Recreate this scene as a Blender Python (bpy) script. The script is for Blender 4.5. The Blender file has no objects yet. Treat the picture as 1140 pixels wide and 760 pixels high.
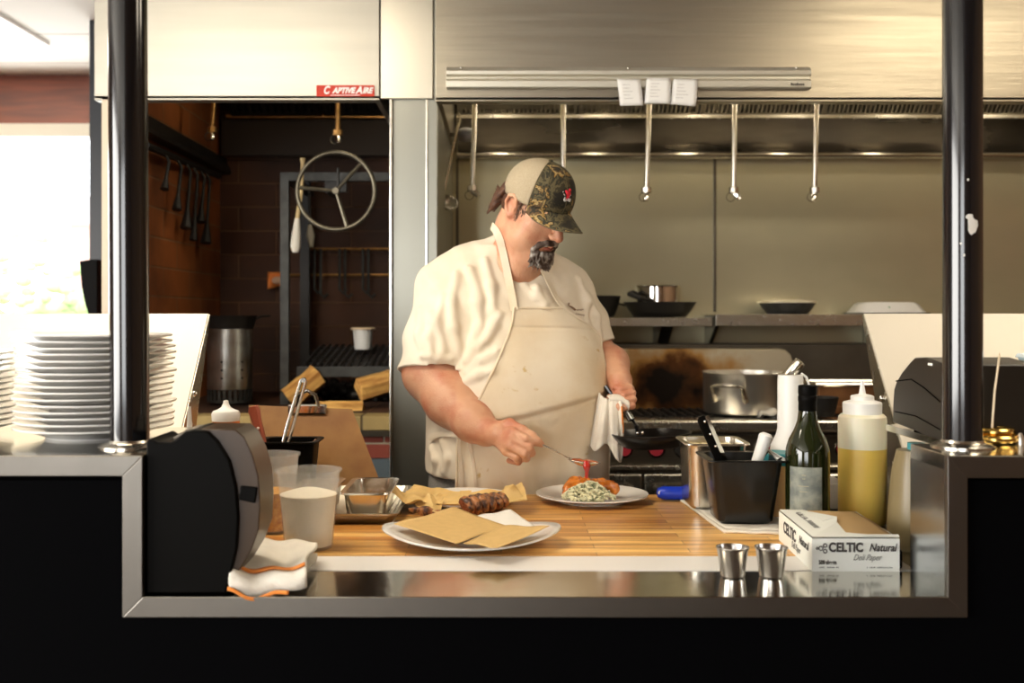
import bpy, bmesh, math, random
import numpy as np
from mathutils import Vector, Matrix, Euler
import openvdb
random.seed(7)
rng = np.random.default_rng(7)
S = bpy.context.scene
COL = S.collection
PI = math.pi
F = 1203.0          # focal length in pixels of the 1140 x 760 frame
CZ = 1.353          # camera height
def U(u, Y): return (u-558.0)*Y/F
def V(v, Y): return CZ-(v-349.0)*Y/F
def P(u, v, Y): return Vector((U(u, Y), Y, V(v, Y)))

# ------------------------------------------------------------------ mesh builder
class MB:
    def __init__(s): s.bm = bmesh.new()
    def face(s, vs):
        try: return s.bm.faces.new(vs)
        except ValueError: return None
    def box(s, x0, x1, y0, y1, z0, z1, M=None):
        c = [Vector((x, y, z)) for z in (z0, z1) for y in (y0, y1) for x in (x0, x1)]
        if M is not None: c = [M @ p for p in c]
        v = [s.bm.verts.new(p) for p in c]
        for f in ((0,2,3,1), (4,5,7,6), (0,1,5,4), (2,6,7,3), (0,4,6,2), (1,3,7,5)): s.face([v[i] for i in f])
        return s
    def prism(s, pts, axis, a0, a1, M=None):
        def mk(p, a):
            if axis == 'x': q = Vector((a, p[0], p[1]))
            elif axis == 'y': q = Vector((p[0], a, p[1]))
            else: q = Vector((p[0], p[1], a))
            return M @ q if M is not None else q
        A = [s.bm.verts.new(mk(p, a0)) for p in pts]; B = [s.bm.verts.new(mk(p, a1)) for p in pts]
        s.face(A); s.face(B[::-1]); n = len(pts)
        for i in range(n): s.face([A[i], B[i], B[(i+1) % n], A[(i+1) % n]])
        return s
    def rings(s, rings, cap=True, closed=False):
        R = [[s.bm.verts.new(p) for p in r] for r in rings]; n = len(R[0])
        m = len(R)
        for i in range(m if closed else m-1):
            a, b = R[i], R[(i+1) % m]
            for j in range(n): s.face([a[j], a[(j+1) % n], b[(j+1) % n], b[j]])
        if cap and not closed: s.face(R[0][::-1]); s.face(R[-1])
        return s
    def tube(s, pts, r, seg=10, closed=False, flat=1.0):
        pts = [Vector(p) for p in pts]; n = len(pts)
        rr = [r]*n if not hasattr(r, '__len__') else r
        t0 = (pts[1]-pts[0]).normalized()
        up = Vector((0, 0, 1)) if abs(t0.z) < .9 else Vector((1, 0, 0))
        nrm = (up-t0*up.dot(t0)).normalized(); out = []
        for i in range(n):
            if closed: t = (pts[(i+1) % n]-pts[i-1]).normalized()
            else: t = (pts[min(i+1, n-1)]-pts[max(i-1, 0)]).normalized()
            nrm = (nrm-t*nrm.dot(t)).normalized(); b = t.cross(nrm)
            out.append([pts[i]+(nrm*math.cos(2*PI*k/seg)*flat+b*math.sin(2*PI*k/seg))*rr[i] for k in range(seg)])
        return s.rings(out, True, closed)
    def lathe(s, prof, c=(0, 0, 0), seg=40, M=None, cap=True):
        out = []
        for r, z in prof:
            ring = [Vector((max(r, 1e-4)*math.cos(2*PI*k/seg), max(r, 1e-4)*math.sin(2*PI*k/seg), z)) for k in range(seg)]
            if M is not None: ring = [M @ p for p in ring]
            out.append([p+Vector(c) for p in ring])
        return s.rings(out, cap)
    def grid(s, fn, nu, nv, closeu=False):
        Vt = [[s.bm.verts.new(fn(i/(nu-1 if not closeu else nu), j/(nv-1))) for j in range(nv)] for i in range(nu)]
        for i in range(nu if closeu else nu-1):
            for j in range(nv-1): s.face([Vt[i][j], Vt[(i+1) % nu][j], Vt[(i+1) % nu][j+1], Vt[i][j+1]])
        return s
    def ball(s, c, r, seg=16, sc=(1, 1, 1), M=None):
        res = bmesh.ops.create_uvsphere(s.bm, u_segments=seg, v_segments=max(6, seg//2+2), radius=1)
        for v in res['verts']:
            p = Vector((v.co.x*r*sc[0], v.co.y*r*sc[1], v.co.z*r*sc[2]))
            if M is not None: p = M @ p
            v.co = p+Vector(c)
        return s

def mesh_obj(name, me, mat):
    o = bpy.data.objects.new(name, me); COL.objects.link(o)
    if mat is not None: me.materials.append(mat)
    return o
def part(name, mb, mat, parent=None, local=False, smooth=True, bevel=0, solid=0, sub=0, angle=35, offset=0):
    bm = mb.bm
    if parent is not None and not local:
        bmesh.ops.translate(bm, vec=-Vector(root_loc(parent)), verts=bm.verts)
    bmesh.ops.recalc_face_normals(bm, faces=bm.faces)
    me = bpy.data.meshes.new(name); bm.to_mesh(me); bm.free()
    if smooth:
        me.polygons.foreach_set('use_smooth', [True]*len(me.polygons))
        me.set_sharp_from_angle(angle=math.radians(angle))
    o = mesh_obj(name, me, mat)
    if parent is not None: o.parent = parent
    if solid:
        m = o.modifiers.new('thickness', 'SOLIDIFY'); m.thickness = solid; m.offset = offset
    if bevel:
        m = o.modifiers.new('edges', 'BEVEL'); m.width = bevel; m.segments = 2; m.limit_method = 'ANGLE'; m.angle_limit = math.radians(40)
    if sub:
        m = o.modifiers.new('smooth', 'SUBSURF'); m.levels = sub; m.render_levels = sub
    return o
def root_loc(o):
    l = Vector((0, 0, 0))
    while o is not None: l = l+o.location; o = o.parent
    return l
def thing(name, label, cat, loc=(0, 0, 0), rot=(0, 0, 0), group=None):
    o = bpy.data.objects.new(name, None); COL.objects.link(o)
    o.empty_display_size = .05
    o.location = loc; o.rotation_euler = rot
    return tag(o, label, cat, group)
def tag(o, label, cat, group=None, kind=None):
    o['label'] = label; o['category'] = cat
    if group: o['group'] = group
    if kind: o['kind'] = kind
    return o
def struct(name, mb, mat, **k):
    o = part(name, mb, mat, **k); o['kind'] = 'structure'; return o
def copy_tree(o, parent=None):
    c = o.copy(); COL.objects.link(c)
    if parent is not None: c.parent = parent
    for ch in list(o.children): copy_tree(ch, c)
    return c
FONTC = {}
def text_mb(txt, size, M, depth=.0004, bold=0.0, shear=0.0, width=None):
    cu = bpy.data.curves.new('lettering', 'FONT'); cu.body = txt; cu.size = size; cu.extrude = depth
    cu.offset = bold; cu.shear = shear; cu.align_x = 'CENTER'; cu.align_y = 'CENTER'
    o = bpy.data.objects.new('lettering', cu); COL.objects.link(o)
    dg = bpy.context.evaluated_depsgraph_get(); dg.update()
    me = bpy.data.meshes.new_from_object(o.evaluated_get(dg))
    bpy.data.objects.remove(o); bpy.data.curves.remove(cu)
    mb = MB(); mb.bm.from_mesh(me); bpy.data.meshes.remove(me)
    if width:
        xs = [v.co.x for v in mb.bm.verts]; k = width/(max(xs)-min(xs))
        for v in mb.bm.verts: v.co.x *= k
    for v in mb.bm.verts: v.co = M @ v.co
    return mb
def merge(a, b):
    me = bpy.data.meshes.new('t'); b.bm.to_mesh(me); a.bm.from_mesh(me); bpy.data.meshes.remove(me); b.bm.free(); return a
def frame(o, x, y):      # matrix with origin o, x axis, y axis (z = x cross y)
    x = Vector(x).normalized(); z = x.cross(Vector(y)).normalized(); y = z.cross(x)
    M = Matrix((x, y, z)).transposed().to_4x4(); M.translation = Vector(o); return M

# ------------------------------------------------------------------ materials
def new_mat(name):
    m = bpy.data.materials.new(name); m.use_nodes = True
    return m, m.node_tree, m.node_tree.nodes['Principled BSDF']
def C4(c): return (c[0], c[1], c[2], 1)
def mat(name, col, rough=.5, metal=0, var=0, vscale=20, col2=None, bump=0, bscale=60, stretch=None, trans=0, ior=1.45, coat=0,
        emit=None, estr=0, rvar=0, spec=None, sss=0, alpha=1, thr=None, detail=4):
    m, nt, b = new_mat(name)
    b.inputs['Base Color'].default_value = C4(col); b.inputs['Roughness'].default_value = rough
    b.inputs['Metallic'].default_value = metal
    b.inputs['IOR'].default_value = ior
    if spec is not None: b.inputs['Specular IOR Level'].default_value = spec
    if trans: b.inputs['Transmission Weight'].default_value = trans
    if coat: b.inputs['Coat Weight'].default_value = coat; b.inputs['Coat Roughness'].default_value = .08
    if alpha < 1: b.inputs['Alpha'].default_value = alpha
    if sss: b.inputs['Subsurface Weight'].default_value = sss; b.inputs['Subsurface Radius'].default_value = (.012, .005, .003); b.inputs['Subsurface Scale'].default_value = 1
    if emit: b.inputs['Emission Color'].default_value = C4(emit); b.inputs['Emission Strength'].default_value = estr
    L = nt.links.new
    tc = nt.nodes.new('ShaderNodeTexCoord'); mp = nt.nodes.new('ShaderNodeMapping'); L(tc.outputs['Object'], mp.inputs['Vector'])
    if stretch: mp.inputs['Scale'].default_value = stretch
    if col2 is not None or var or rvar:
        n = nt.nodes.new('ShaderNodeTexNoise'); n.inputs['Scale'].default_value = vscale; n.inputs['Detail'].default_value = detail
        L(mp.outputs['Vector'], n.inputs['Vector'])
        if col2 is not None or var:
            c2 = col2 if col2 is not None else tuple(x*(1-var) for x in col)
            r = nt.nodes.new('ShaderNodeValToRGB')
            lo, hi = thr or (.35, .65)
            r.color_ramp.elements[0].position = lo; r.color_ramp.elements[1].position = hi
            r.color_ramp.elements[0].color = C4(col); r.color_ramp.elements[1].color = C4(c2)
            L(n.outputs['Fac'], r.inputs['Fac']); L(r.outputs['Color'], b.inputs['Base Color'])
        if rvar:
            q = nt.nodes.new('ShaderNodeMapRange'); q.inputs['To Min'].default_value = rough-rvar; q.inputs['To Max'].default_value = rough+rvar
            L(n.outputs['Fac'], q.inputs['Value']); L(q.outputs['Result'], b.inputs['Roughness'])
    if bump:
        n2 = nt.nodes.new('ShaderNodeTexNoise'); n2.inputs['Scale'].default_value = bscale; n2.inputs['Detail'].default_value = 3
        L(mp.outputs['Vector'], n2.inputs['Vector'])
        bp = nt.nodes.new('ShaderNodeBump'); bp.inputs['Strength'].default_value = 1; bp.inputs['Distance'].default_value = bump
        L(n2.outputs['Fac'], bp.inputs['Height']); L(bp.outputs['Normal'], b.inputs['Normal'])
    return m
def glassy(name, tint, rough=.05, opac=.25):   # thin plastic: part see-through, part milky
    m, nt, b = new_mat(name); L = nt.links.new
    b.inputs['Base Color'].default_value = C4(tint); b.inputs['Roughness'].default_value = rough+.15
    tr = nt.nodes.new('ShaderNodeBsdfTransparent'); mx = nt.nodes.new('ShaderNodeMixShader')
    mx.inputs['Fac'].default_value = opac
    L(tr.outputs[0], mx.inputs[1]); L(b.outputs[0], mx.inputs[2]); L(mx.outputs[0], nt.nodes['Material Output'].inputs['Surface'])
    return m
M = {}
ST = (.60, .56, .47)
M['steel'] = mat('brushed_steel', (.68, .64, .55), .27, 1, vscale=40, rvar=.015)
M['steel_h'] = mat('brushed_steel_panel', (.48, .43, .33), .37, 1, stretch=(.6, .6, 14), vscale=3, rvar=.07, bump=.0006, bscale=5, var=.10)
M['steel_wall'] = mat('steel_wall', (.58, .54, .37), .34, .8, stretch=(.5, 1, .9), vscale=2.0, rvar=.14, var=.22, bump=.004, bscale=1.8)
M['steel_left'] = mat('bright_hood_steel', (.47, .445, .38), .42, .75, stretch=(.6, .6, 10), vscale=2, rvar=.06, var=.06)
M['steel_sill'] = mat('polished_sill_steel', (.56, .54, .48), .13, 1, vscale=9, rvar=.05, bump=.0006, bscale=7)
M['steel_trim'] = mat('steel_trim', (.225, .21, .185), .34, 1, vscale=7, rvar=.08, var=.15)
M['steel_dark'] = mat('dark_steel', (.16, .14, .11), .38, .9, vscale=5, rvar=.08, var=.3)
M['steel_bright'] = mat('worn_bright_steel', (.74, .70, .62), .22, 1, vscale=30, rvar=.06)
M['chrome'] = mat('chrome', (.8, .78, .74), .1, 1)
M['alum'] = mat('aluminium', (.88, .84, .76), .33, 1, vscale=20, rvar=.08)
M['alum_rail'] = mat('anodised_rail', (.72, .68, .56), .4, .7)
M['panel'] = mat('slanted_panel_steel', (.60, .55, .45), .5, .15, vscale=3, rvar=.05, var=.05)
M['black'] = mat('black_wall_paint', (.0012, .0012, .0016), .8, 0, spec=.03)
M['black_gloss'] = mat('black_gloss_paint', (.006, .006, .007), .16, 0, coat=.6, vscale=15)
M['black_plastic'] = mat('black_plastic', (.004, .0037, .0033), .4, 0, spec=.05)
M['brown_plastic'] = mat('dark_brown_plastic', (.055, .033, .018), .3, 0, spec=.4)
M['iron'] = mat('black_iron', (.02, .018, .016), .5, .3, bump=.001, bscale=90)
M['soot_iron'] = mat('heat_greyed_iron', (.07, .07, .065), .55, .5, bump=.001, bscale=60, var=.4)
M['white'] = mat('white_porcelain', (.82, .80, .76), .12, 0, coat=.3)
M['white_plastic'] = mat('white_plastic', (.85, .84, .80), .35, 0)
M['brass'] = mat('brass', (.75, .50, .14), .22, 1)
M['copper'] = mat('heat_browned_pipe', (.55, .30, .10), .35, .8, vscale=30, var=.4)
M['ceiling'] = mat('ceiling_tile', (.80, .76, .68), .9)
M['warm_wall'] = mat('dining_wall_paint', (.20, .11, .055), .8)
M['floor'] = mat('floor_tile', (.12, .085, .06), .5, var=.3, vscale=3)
M['wood_red'] = mat('red_brown_wood', (.23, .050, .018), .35, stretch=(1.2, 1, 14), vscale=2.2, col2=(.12, .026, .010), detail=6)
M['paper_white'] = mat('white_paper', (.86, .84, .79), .8)
M['paper_tan'] = mat('brown_deli_paper', (.66, .44, .17), .75, vscale=60, var=.08)
M['cloth'] = mat('towel_cotton', (.80, .75, .65), .95, bump=.0015, bscale=330, vscale=30, var=.06)
M['orange_stripe'] = mat('orange_stripe_cotton', (.78, .26, .05), .95, bump=.0015, bscale=330)
M['red'] = mat('red_enamel', (.36, .025, .04), .4)
M['blue'] = mat('blue_plastic', (.01, .045, .55), .35)
M['ink'] = mat('printed_ink', (.05, .045, .04), .7)
M['white_ink'] = mat('white_print', (.9, .9, .86), .6)
# ------------------------------------------------------------------ special surfaces
def brick_mat(name, c1, c2, mortar, sx, sz, soot, axis):
    m, nt, b = new_mat(name); L = nt.links.new; b.inputs['Roughness'].default_value = .75
    tc = nt.nodes.new('ShaderNodeTexCoord'); sp = nt.nodes.new('ShaderNodeSeparateXYZ'); cb = nt.nodes.new('ShaderNodeCombineXYZ')
    L(tc.outputs['Object'], sp.inputs[0]); L(sp.outputs[axis], cb.inputs['X']); L(sp.outputs['Z'], cb.inputs['Y'])
    br = nt.nodes.new('ShaderNodeTexBrick'); L(cb.outputs[0], br.inputs['Vector'])
    br.inputs['Scale'].default_value = 1; br.inputs['Brick Width'].default_value = sx; br.inputs['Row Height'].default_value = sz
    br.inputs['Mortar Size'].default_value = .0045; br.inputs['Mortar Smooth'].default_value = .4
    br.inputs['Color1'].default_value = C4(c1); br.inputs['Color2'].default_value = C4(c2); br.inputs['Mortar'].default_value = C4(mortar)
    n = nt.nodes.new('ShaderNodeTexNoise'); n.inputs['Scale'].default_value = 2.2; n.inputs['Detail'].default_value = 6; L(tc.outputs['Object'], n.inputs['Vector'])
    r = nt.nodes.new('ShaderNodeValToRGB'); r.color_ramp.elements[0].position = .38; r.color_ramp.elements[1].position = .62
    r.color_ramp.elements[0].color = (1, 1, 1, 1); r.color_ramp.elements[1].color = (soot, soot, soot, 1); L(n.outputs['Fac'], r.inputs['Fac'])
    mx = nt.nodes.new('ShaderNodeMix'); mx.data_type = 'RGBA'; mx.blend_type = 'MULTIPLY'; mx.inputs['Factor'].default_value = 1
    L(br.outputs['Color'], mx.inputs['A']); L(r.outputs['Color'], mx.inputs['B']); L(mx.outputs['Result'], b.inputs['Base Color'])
    bp = nt.nodes.new('ShaderNodeBump'); bp.invert = True; bp.inputs['Distance'].default_value = .006
    ad = nt.nodes.new('ShaderNodeMath'); ad.operation = 'MULTIPLY_ADD'; ad.inputs[1].default_value = -.5
    L(n.outputs['Fac'], ad.inputs[0]); L(br.outputs['Fac'], ad.inputs[2])
    L(ad.outputs[0], bp.inputs['Height']); L(bp.outputs['Normal'], b.inputs['Normal'])
    return m
M['brick_lit'] = brick_mat('fire_brick_lit', (.62, .19, .045), (.42, .12, .03), (.50, .24, .10), .34, .109, .35, 'Y')  # sooty brick; warm light on the side wall put into the colour
M['brick_shaded'] = brick_mat('fire_brick_shaded', (.11, .038, .012), (.07, .023, .008), (.19, .085, .035), .34, .108, .35, 'X')  # sooty brick; shade at the back of the bay put into the colour
M['brick_red'] = brick_mat('red_brick', (.30, .06, .035), (.22, .045, .03), (.35, .28, .2), .21, .07, .8, 'X')
M['brick_yellow'] = brick_mat('yellow_fire_brick', (.62, .45, .18), (.50, .36, .13), (.22, .15, .07), .115, .3, .6, 'X')
def butcher():
    m, nt, b = new_mat('butcher_block'); L = nt.links.new
    tc = nt.nodes.new('ShaderNodeTexCoord')
    br = nt.nodes.new('ShaderNodeTexBrick'); L(tc.outputs['Object'], br.inputs['Vector'])
    br.inputs['Scale'].default_value = 1; br.inputs['Brick Width'].default_value = .36; br.inputs['Row Height'].default_value = .036
    br.inputs['Mortar Size'].default_value = .0006; br.inputs['Bias'].default_value = 0
    br.inputs['Color1'].default_value = (1.0, .64, .21, 1); br.inputs['Color2'].default_value = (.56, .24, .05, 1); br.inputs['Mortar'].default_value = (.22, .10, .03, 1)
    mp = nt.nodes.new('ShaderNodeMapping'); mp.inputs['Scale'].default_value = (2.2, 34, 8); L(tc.outputs['Object'], mp.inputs['Vector'])
    n = nt.nodes.new('ShaderNodeTexNoise'); n.inputs['Scale'].default_value = 1.6; n.inputs['Detail'].default_value = 7; n.inputs['Roughness'].default_value = .6; L(mp.outputs['Vector'], n.inputs['Vector'])
    r = nt.nodes.new('ShaderNodeValToRGB'); r.color_ramp.elements[0].position = .35; r.color_ramp.elements[1].position = .7
    r.color_ramp.elements[0].color = (1.1, 1.1, 1.1, 1); r.color_ramp.elements[1].color = (.50, .36, .24, 1); L(n.outputs['Fac'], r.inputs['Fac'])
    mx = nt.nodes.new('ShaderNodeMix'); mx.data_type = 'RGBA'; mx.blend_type = 'MULTIPLY'; mx.inputs['Factor'].default_value = 1
    L(br.outputs['Color'], mx.inputs['A']); L(r.outputs['Color'], mx.inputs['B']); L(mx.outputs['Result'], b.inputs['Base Color'])
    b.inputs['Roughness'].default_value = .34
    bp = nt.nodes.new('ShaderNodeBump'); bp.inputs['Distance'].default_value = .0008; L(n.outputs['Fac'], bp.inputs['Height']); L(bp.outputs['Normal'], b.inputs['Normal'])
    return m
M['butcher'] = butcher()
def tile_ceiling():
    m, nt, b = new_mat('ceiling_grid'); L = nt.links.new
    tc = nt.nodes.new('ShaderNodeTexCoord')
    mp = nt.nodes.new('ShaderNodeMapping'); mp.inputs['Location'].default_value = (.40, .19, 0); L(tc.outputs['Object'], mp.inputs['Vector'])
    br = nt.nodes.new('ShaderNodeTexBrick'); L(mp.outputs['Vector'], br.inputs['Vector']); br.offset = 0
    br.inputs['Scale'].default_value = 1; br.inputs['Brick Width'].default_value = 1.2; br.inputs['Row Height'].default_value = .6; br.inputs['Mortar Size'].default_value = .009
    br.inputs['Color1'].default_value = (.80, .76, .68, 1); br.inputs['Color2'].default_value = (.78, .74, .66, 1); br.inputs['Mortar'].default_value = (.45, .38, .30, 1)
    L(br.outputs['Color'], b.inputs['Base Color']); b.inputs['Roughness'].default_value = .9
    return m
M['ceiling'] = tile_ceiling()

# ------------------------------------------------------------------ room shell
struct('floor', MB().box(-4.6, 3.5, -4.6, 6.3, -.1, 0), M['floor'], smooth=False)
struct('ceiling', MB().box(-4.6, 3.5, 3.0, 6.3, 2.7, 2.8).box(-4.6, -.6, -4.6, 3.0, 2.7, 2.8), M['ceiling'], smooth=False)
struct('ceiling_brown_added', MB().box(-.6, 3.5, -4.6, 3.0, 2.7, 2.8), mat('added_brown_ceiling', (.16, .085, .04), .7), smooth=False)  # unseen brown part, added so the right hood reflects darker
struct('wall_right', MB().box(3.4, 3.5, -4.6, 6.3, 0, 2.7), M['warm_wall'], smooth=False)
# left wall of the dining room with an added window opening for front light; same for the wall behind the camera
w = MB(); w.box(-4.6, -4.5, -4.6, 6.3, 0, .7); w.box(-4.6, -4.5, -4.6, 6.3, 2.45, 2.7); w.box(-4.6, -4.5, -4.6, -3.2, .7, 2.45); w.box(-4.6, -4.5, 1.2, 6.3, .7, 2.45)
struct('wall_left', w, M['warm_wall'], smooth=False)
w = MB(); w.box(-4.5, 3.4, -4.6, -4.5, 0, .7); w.box(-4.5, 3.4, -4.6, -4.5, 2.45, 2.7); w.box(-4.5, -3.6, -4.6, -4.5, .7, 2.45); w.box(-.9, 3.4, -4.6, -4.5, .7, 2.45)
struct('wall_behind', w, M['warm_wall'], smooth=False)  # unseen; opening and dark right part shaped for the hood reflection
# far wall with the bright window at the left
wx0, wx1 = -4.3, -1.75
w = MB(); w.box(-4.5, wx0, 6.1, 6.25, 0, 2.7); w.box(wx1, 3.4, 6.1, 6.25, 0, 2.7); w.box(wx0, wx1, 6.1, 6.25, 0, .9); w.box(wx0, wx1, 6.1, 6.25, 2.42, 2.7)
struct('wall_far', w, M['wood_red'], smooth=False)
w = MB(); w.box(-4.45, -1.7, 6.07, 6.1, 2.42, 2.66)
struct('trim_1', w, M['wood_red'], smooth=False)
w = MB()
for a in ((wx0, wx1, .9, .96), (wx0, wx1, 2.345, 2.42), (wx0, wx0+.06, .96, 2.345), (wx1-.06, wx1, .96, 2.345)): w.box(a[0], a[1], 6.06, 6.16, a[2], a[3])
struct('window_1', w, mat('window_frame_paint', (.72, .68, .58), .5), smooth=False, bevel=.004)
g = struct('window_2', MB().box(wx0+.06, wx1-.06, 6.11, 6.114, .96, 2.345), glassy('window_glass', (.9, .95, .95), .02, .06), smooth=False)
# steel wall behind the cooking line
struct('wall_back', MB().box(-.2125, 3.4, 4.75, 4.95, 0, 2.7), M['steel_wall'], smooth=False)
sm = MB()
for u in (509, 796): sm.box(U(u, 4.74)-.006, U(u, 4.74)+.006, 4.742, 4.75, 1.36, 2.03)
sm.box(-.2, 3.4, 4.744, 4.75, 1.16, 1.168)
struct('trim_2', sm, M['steel_dark'], smooth=False)
# steel clad dividing column, front at 3.62
struct('wall_dividing', MB().box(-.365, -.2125, 3.62, 4.95, 0, 2.7), mat('column_steel', (.31, .305, .26), .34, .95, vscale=3, rvar=.07), smooth=False, bevel=.004)
t = MB(); t.box(-.372, -.364, 3.60, 3.62, 0, 2.07); t.box(-.252, -.246, 3.612, 3.62, .95, 2.07)  # edge trim, then a thin bright strip standing for the column's highlight
struct('trim_and_highlight', t, M['steel_bright'], smooth=False, bevel=.002)
# grill bay: brick on left, back; hearth
struct('wall_brick_left', MB().box(-1.330, -1.275, 3.64, 4.95, 0, 2.7), M['brick_lit'], smooth=False)
struct('wall_brick_back', MB().box(-1.34, -.365, 4.90, 5.0, 0, 2.7), M['brick_shaded'], smooth=False)
struct('trim_4', MB().box(-1.331, -1.300, 3.60, 3.64, 0, 2.07), mat('cream_edge_trim', (.70, .58, .44), .5), smooth=False)
struct('trim_5', MB().prism([(-1.275, 1.985), (-1.225, 1.985), (-1.225, 2.0), (-1.25, 2.055), (-1.275, 2.055)], 'y', 3.64, 4.9), M['iron'], smooth=False)
h = thing('grill_hearth', 'brick hearth of the open grill with a yellow firebrick edge over red brick', 'hearth', (-.82, 3.7, 0))
part('slab', MB().box(-1.273, -.374, 3.80, 4.898, .9, 1.0), M['brick_shaded'], h, smooth=False)
part('firebrick_edge', MB().box(-1.273, -.374, 3.68, 3.80, .955, 1.004), M['brick_yellow'], h, smooth=False, bevel=.004)
part('angle_iron', MB().box(-1.273, -.374, 3.672, 3.80, .935, .955), M['steel_dark'], h, smooth=False)
part('brick_front', MB().box(-1.273, -.374, 3.69, 3.80, .86, .935), M['brick_red'], h, smooth=False)
part('steel_front', MB().box(-1.273, -.374, 3.695, 3.80, 0, .86), mat('blue_grey_steel', (.20, .26, .30), .4, .6), h, smooth=False)
# black post beside the window
struct('trim_6', MB().box(-1.892, -1.82, 4.96, 5.04, 0, 2.7), mat('post_black', (.012, .016, .024), .35), smooth=False, bevel=.004)
b = MB()
pts = [P(92, 290, 4.9), P(93, 305, 4.9), P(95, 322, 4.9), P(99, 340, 4.9), P(104, 356, 4.9), P(110, 372, 4.9)]
b.prism([(U(92, 4.9), V(291, 4.9)), (U(104, 4.9), V(289, 4.9)), (U(112, 4.9), V(289, 4.9)), (U(112, 4.9), V(376, 4.9)), (U(104, 4.9), V(356, 4.9)), (U(98, 4.9), V(338, 4.9)), (U(94, 4.9), V(318, 4.9))], 'y', 4.86, 4.94)
o = part('black_bracket', b, M['black_plastic'], bevel=.004); tag(o, 'black curved bracket fixed to the post beside the bright window', 'bracket')

# pass wall (black) with its opening, shelves and steel edging
w = MB(); w.box(-3.0, 3.0, 1.74, 1.887, 0, .868); w.box(-3.0, -.606, 1.74, 1.887, .868, 1.085); w.box(.746, 3.0, 1.74, 1.887, .868, 1.085)
struct('wall_pass', w, M['black'], smooth=False)
t = MB()
yf = 1.728
t.prism([(-.606, .867), (.746, .867), (.714, .899), (-.574, .899)], 'y', yf, 1.742)            # bottom band
t.prism([(-.606, .867), (-.574, .899), (-.574, 1.125), (-.606, 1.093)], 'y', yf, 1.742)
t.prism([(.746, .867), (.746, 1.09), (.714, 1.125), (.714, .899)], 'y', yf, 1.742)
t.prism([(-.574, 1.125), (-3.0, 1.125), (-3.0, 1.093), (-.606, 1.093)], 'y', yf, 1.742)
t.prism([(.714, 1.125), (.746, 1.09), (3.0, 1.09), (3.0, 1.125)], 'y', yf, 1.742)
struct('trim_7', t, M['steel_trim'], smooth=False, bevel=.0012)
t = MB(); t.box(-.6055, .7455, yf+.001, 1.90, .870, .9)
s_ = struct('trim_8', t, M['steel_sill'], smooth=False, bevel=.001)
t = MB(); t.box(.7145, .7455, yf+.001, 1.887, .9, 1.10); t.box(-.6055, -.5745, yf+.001, 1.887, .9, 1.10)
struct('trim_9', t, mat('jamb_steel', (.60, .62, .64), .22, 1, vscale=8, rvar=.08, bump=.001, bscale=9), smooth=False)
sh = MB(); sh.box(-3.0, -.5748, yf+.001, 1.887, 1.10, 1.1262); sh.box(-3.0, -.61, 1.887, 2.16, 1.10, 1.1262)
struct('trim_10', sh, M['steel_sill'], smooth=False, bevel=.001)
sh = MB(); sh.box(.7148, 3.0, yf+.001, 1.887, 1.10, 1.1262); sh.box(.79, 3.0, 1.887, 2.22, 1.113, 1.1262)
struct('trim_11', sh, M['steel_sill'], smooth=False, bevel=.001)

# round black posts on the shelves
for nm, x, lab, tilt in (('left', -.634, 'glossy black round steel post standing in front of the plate stack', .004), ('right', .788, 'glossy black round steel post with a chipped white paint spot', -.0)):
    r = thing('support_post', lab, 'post', (x, 1.845, 1.1262))
    b = MB(); b.tube([(x, 1.845, 1.1275), (x-.008 if nm == 'left' else x-.001, 1.845, 2.7)], .0325, 40)
    part('post', b, M['black_gloss'], r)
    part('flange', MB().lathe([(.052, 0), (.052, .002), (.044, .006), (.036, .008), (.034, .012)], (x, 1.845, 1.1265), 32), M['steel_bright'], r)
    if nm == 'right':
        def chip(cx, cz, rx, rz, sd):
            c = MB()
            rr = random.Random(sd); out = []
            for k in range(14):
                a = 2*PI*k/14; q = 1+rr.uniform(-.25, .25)
                xx = cx+rx*q*math.cos(a); zz = cz+rz*q*math.sin(a); dx = (xx-x)
                out.append(Vector((xx, 1.845-math.sqrt(max(1e-6, .0332**2-dx*dx)), zz)))
            f = [c.bm.verts.new(p) for p in out]; c.face(f)
            part('paint_chip', c, M['primer'], r, smooth=False, solid=.0006)
        M['primer'] = mat('chipped_primer', (.75, .72, .66), .7)
        yq = 1.815
        chip(U(1078.5, yq), V(242, yq), .0055, .006, 1); chip(U(1082, yq), V(251, yq), .008, .016, 2)
        chip(U(1077, yq), V(200, yq), .002, .002, 3); chip(U(1070, yq), V(271, yq), .0018, .002, 4); chip(U(1073, yq), V(284, yq), .0015, .002, 5)

# ------------------------------------------------------------------ hoods
hz = 2.068
def hood_box(b, x0, x1, y0=3.6, y1=4.75, z0=hz, t=.02, left=True, right=True):
    b.box(x0, x1, y0, y0+t, z0, 2.7)
    if left: b.box(x0, x0+t, y0+t, y1, z0, 2.7)
    if right: b.box(x1-t, x1, y0+t, y1, z0, 2.7)
    b.box(x0, x1, y0, y0+.05, z0-.004, z0+.012)
    return b
def baffles(parent, x0, x1, n, ya, za, yb, zb, m, rib=.0, pitch=.031):
    w = (x1-x0)/n
    for k in range(n):
        b = MB(); a = x0+k*w+.004; e = x0+(k+1)*w-.004
        d = Vector((0, yb-ya, zb-za)); nrm = Vector((0, -(zb-za), (yb-ya))).normalized()
        Mx = frame((a, ya, za), (1, 0, 0), d); L = d.length; W = e-a
        b.box(0, W, 0, .022, -.012, .012, Mx); b.box(0, W, L-.02, L, -.012, .012, Mx); b.box(0, .012, 0, L, -.012, .012, Mx); b.box(W-.012, W, 0, L, -.012, .012, Mx)
        q = .014
        while q < W-.03:
            b.box(q, q+pitch*.5, .02, L-.02, -.010, .010, Mx); q += pitch
        b.box(0, W, .0, L, -.015, -.012, Mx)
        part('baffle_filter', b, m, parent, smooth=False)
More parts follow.
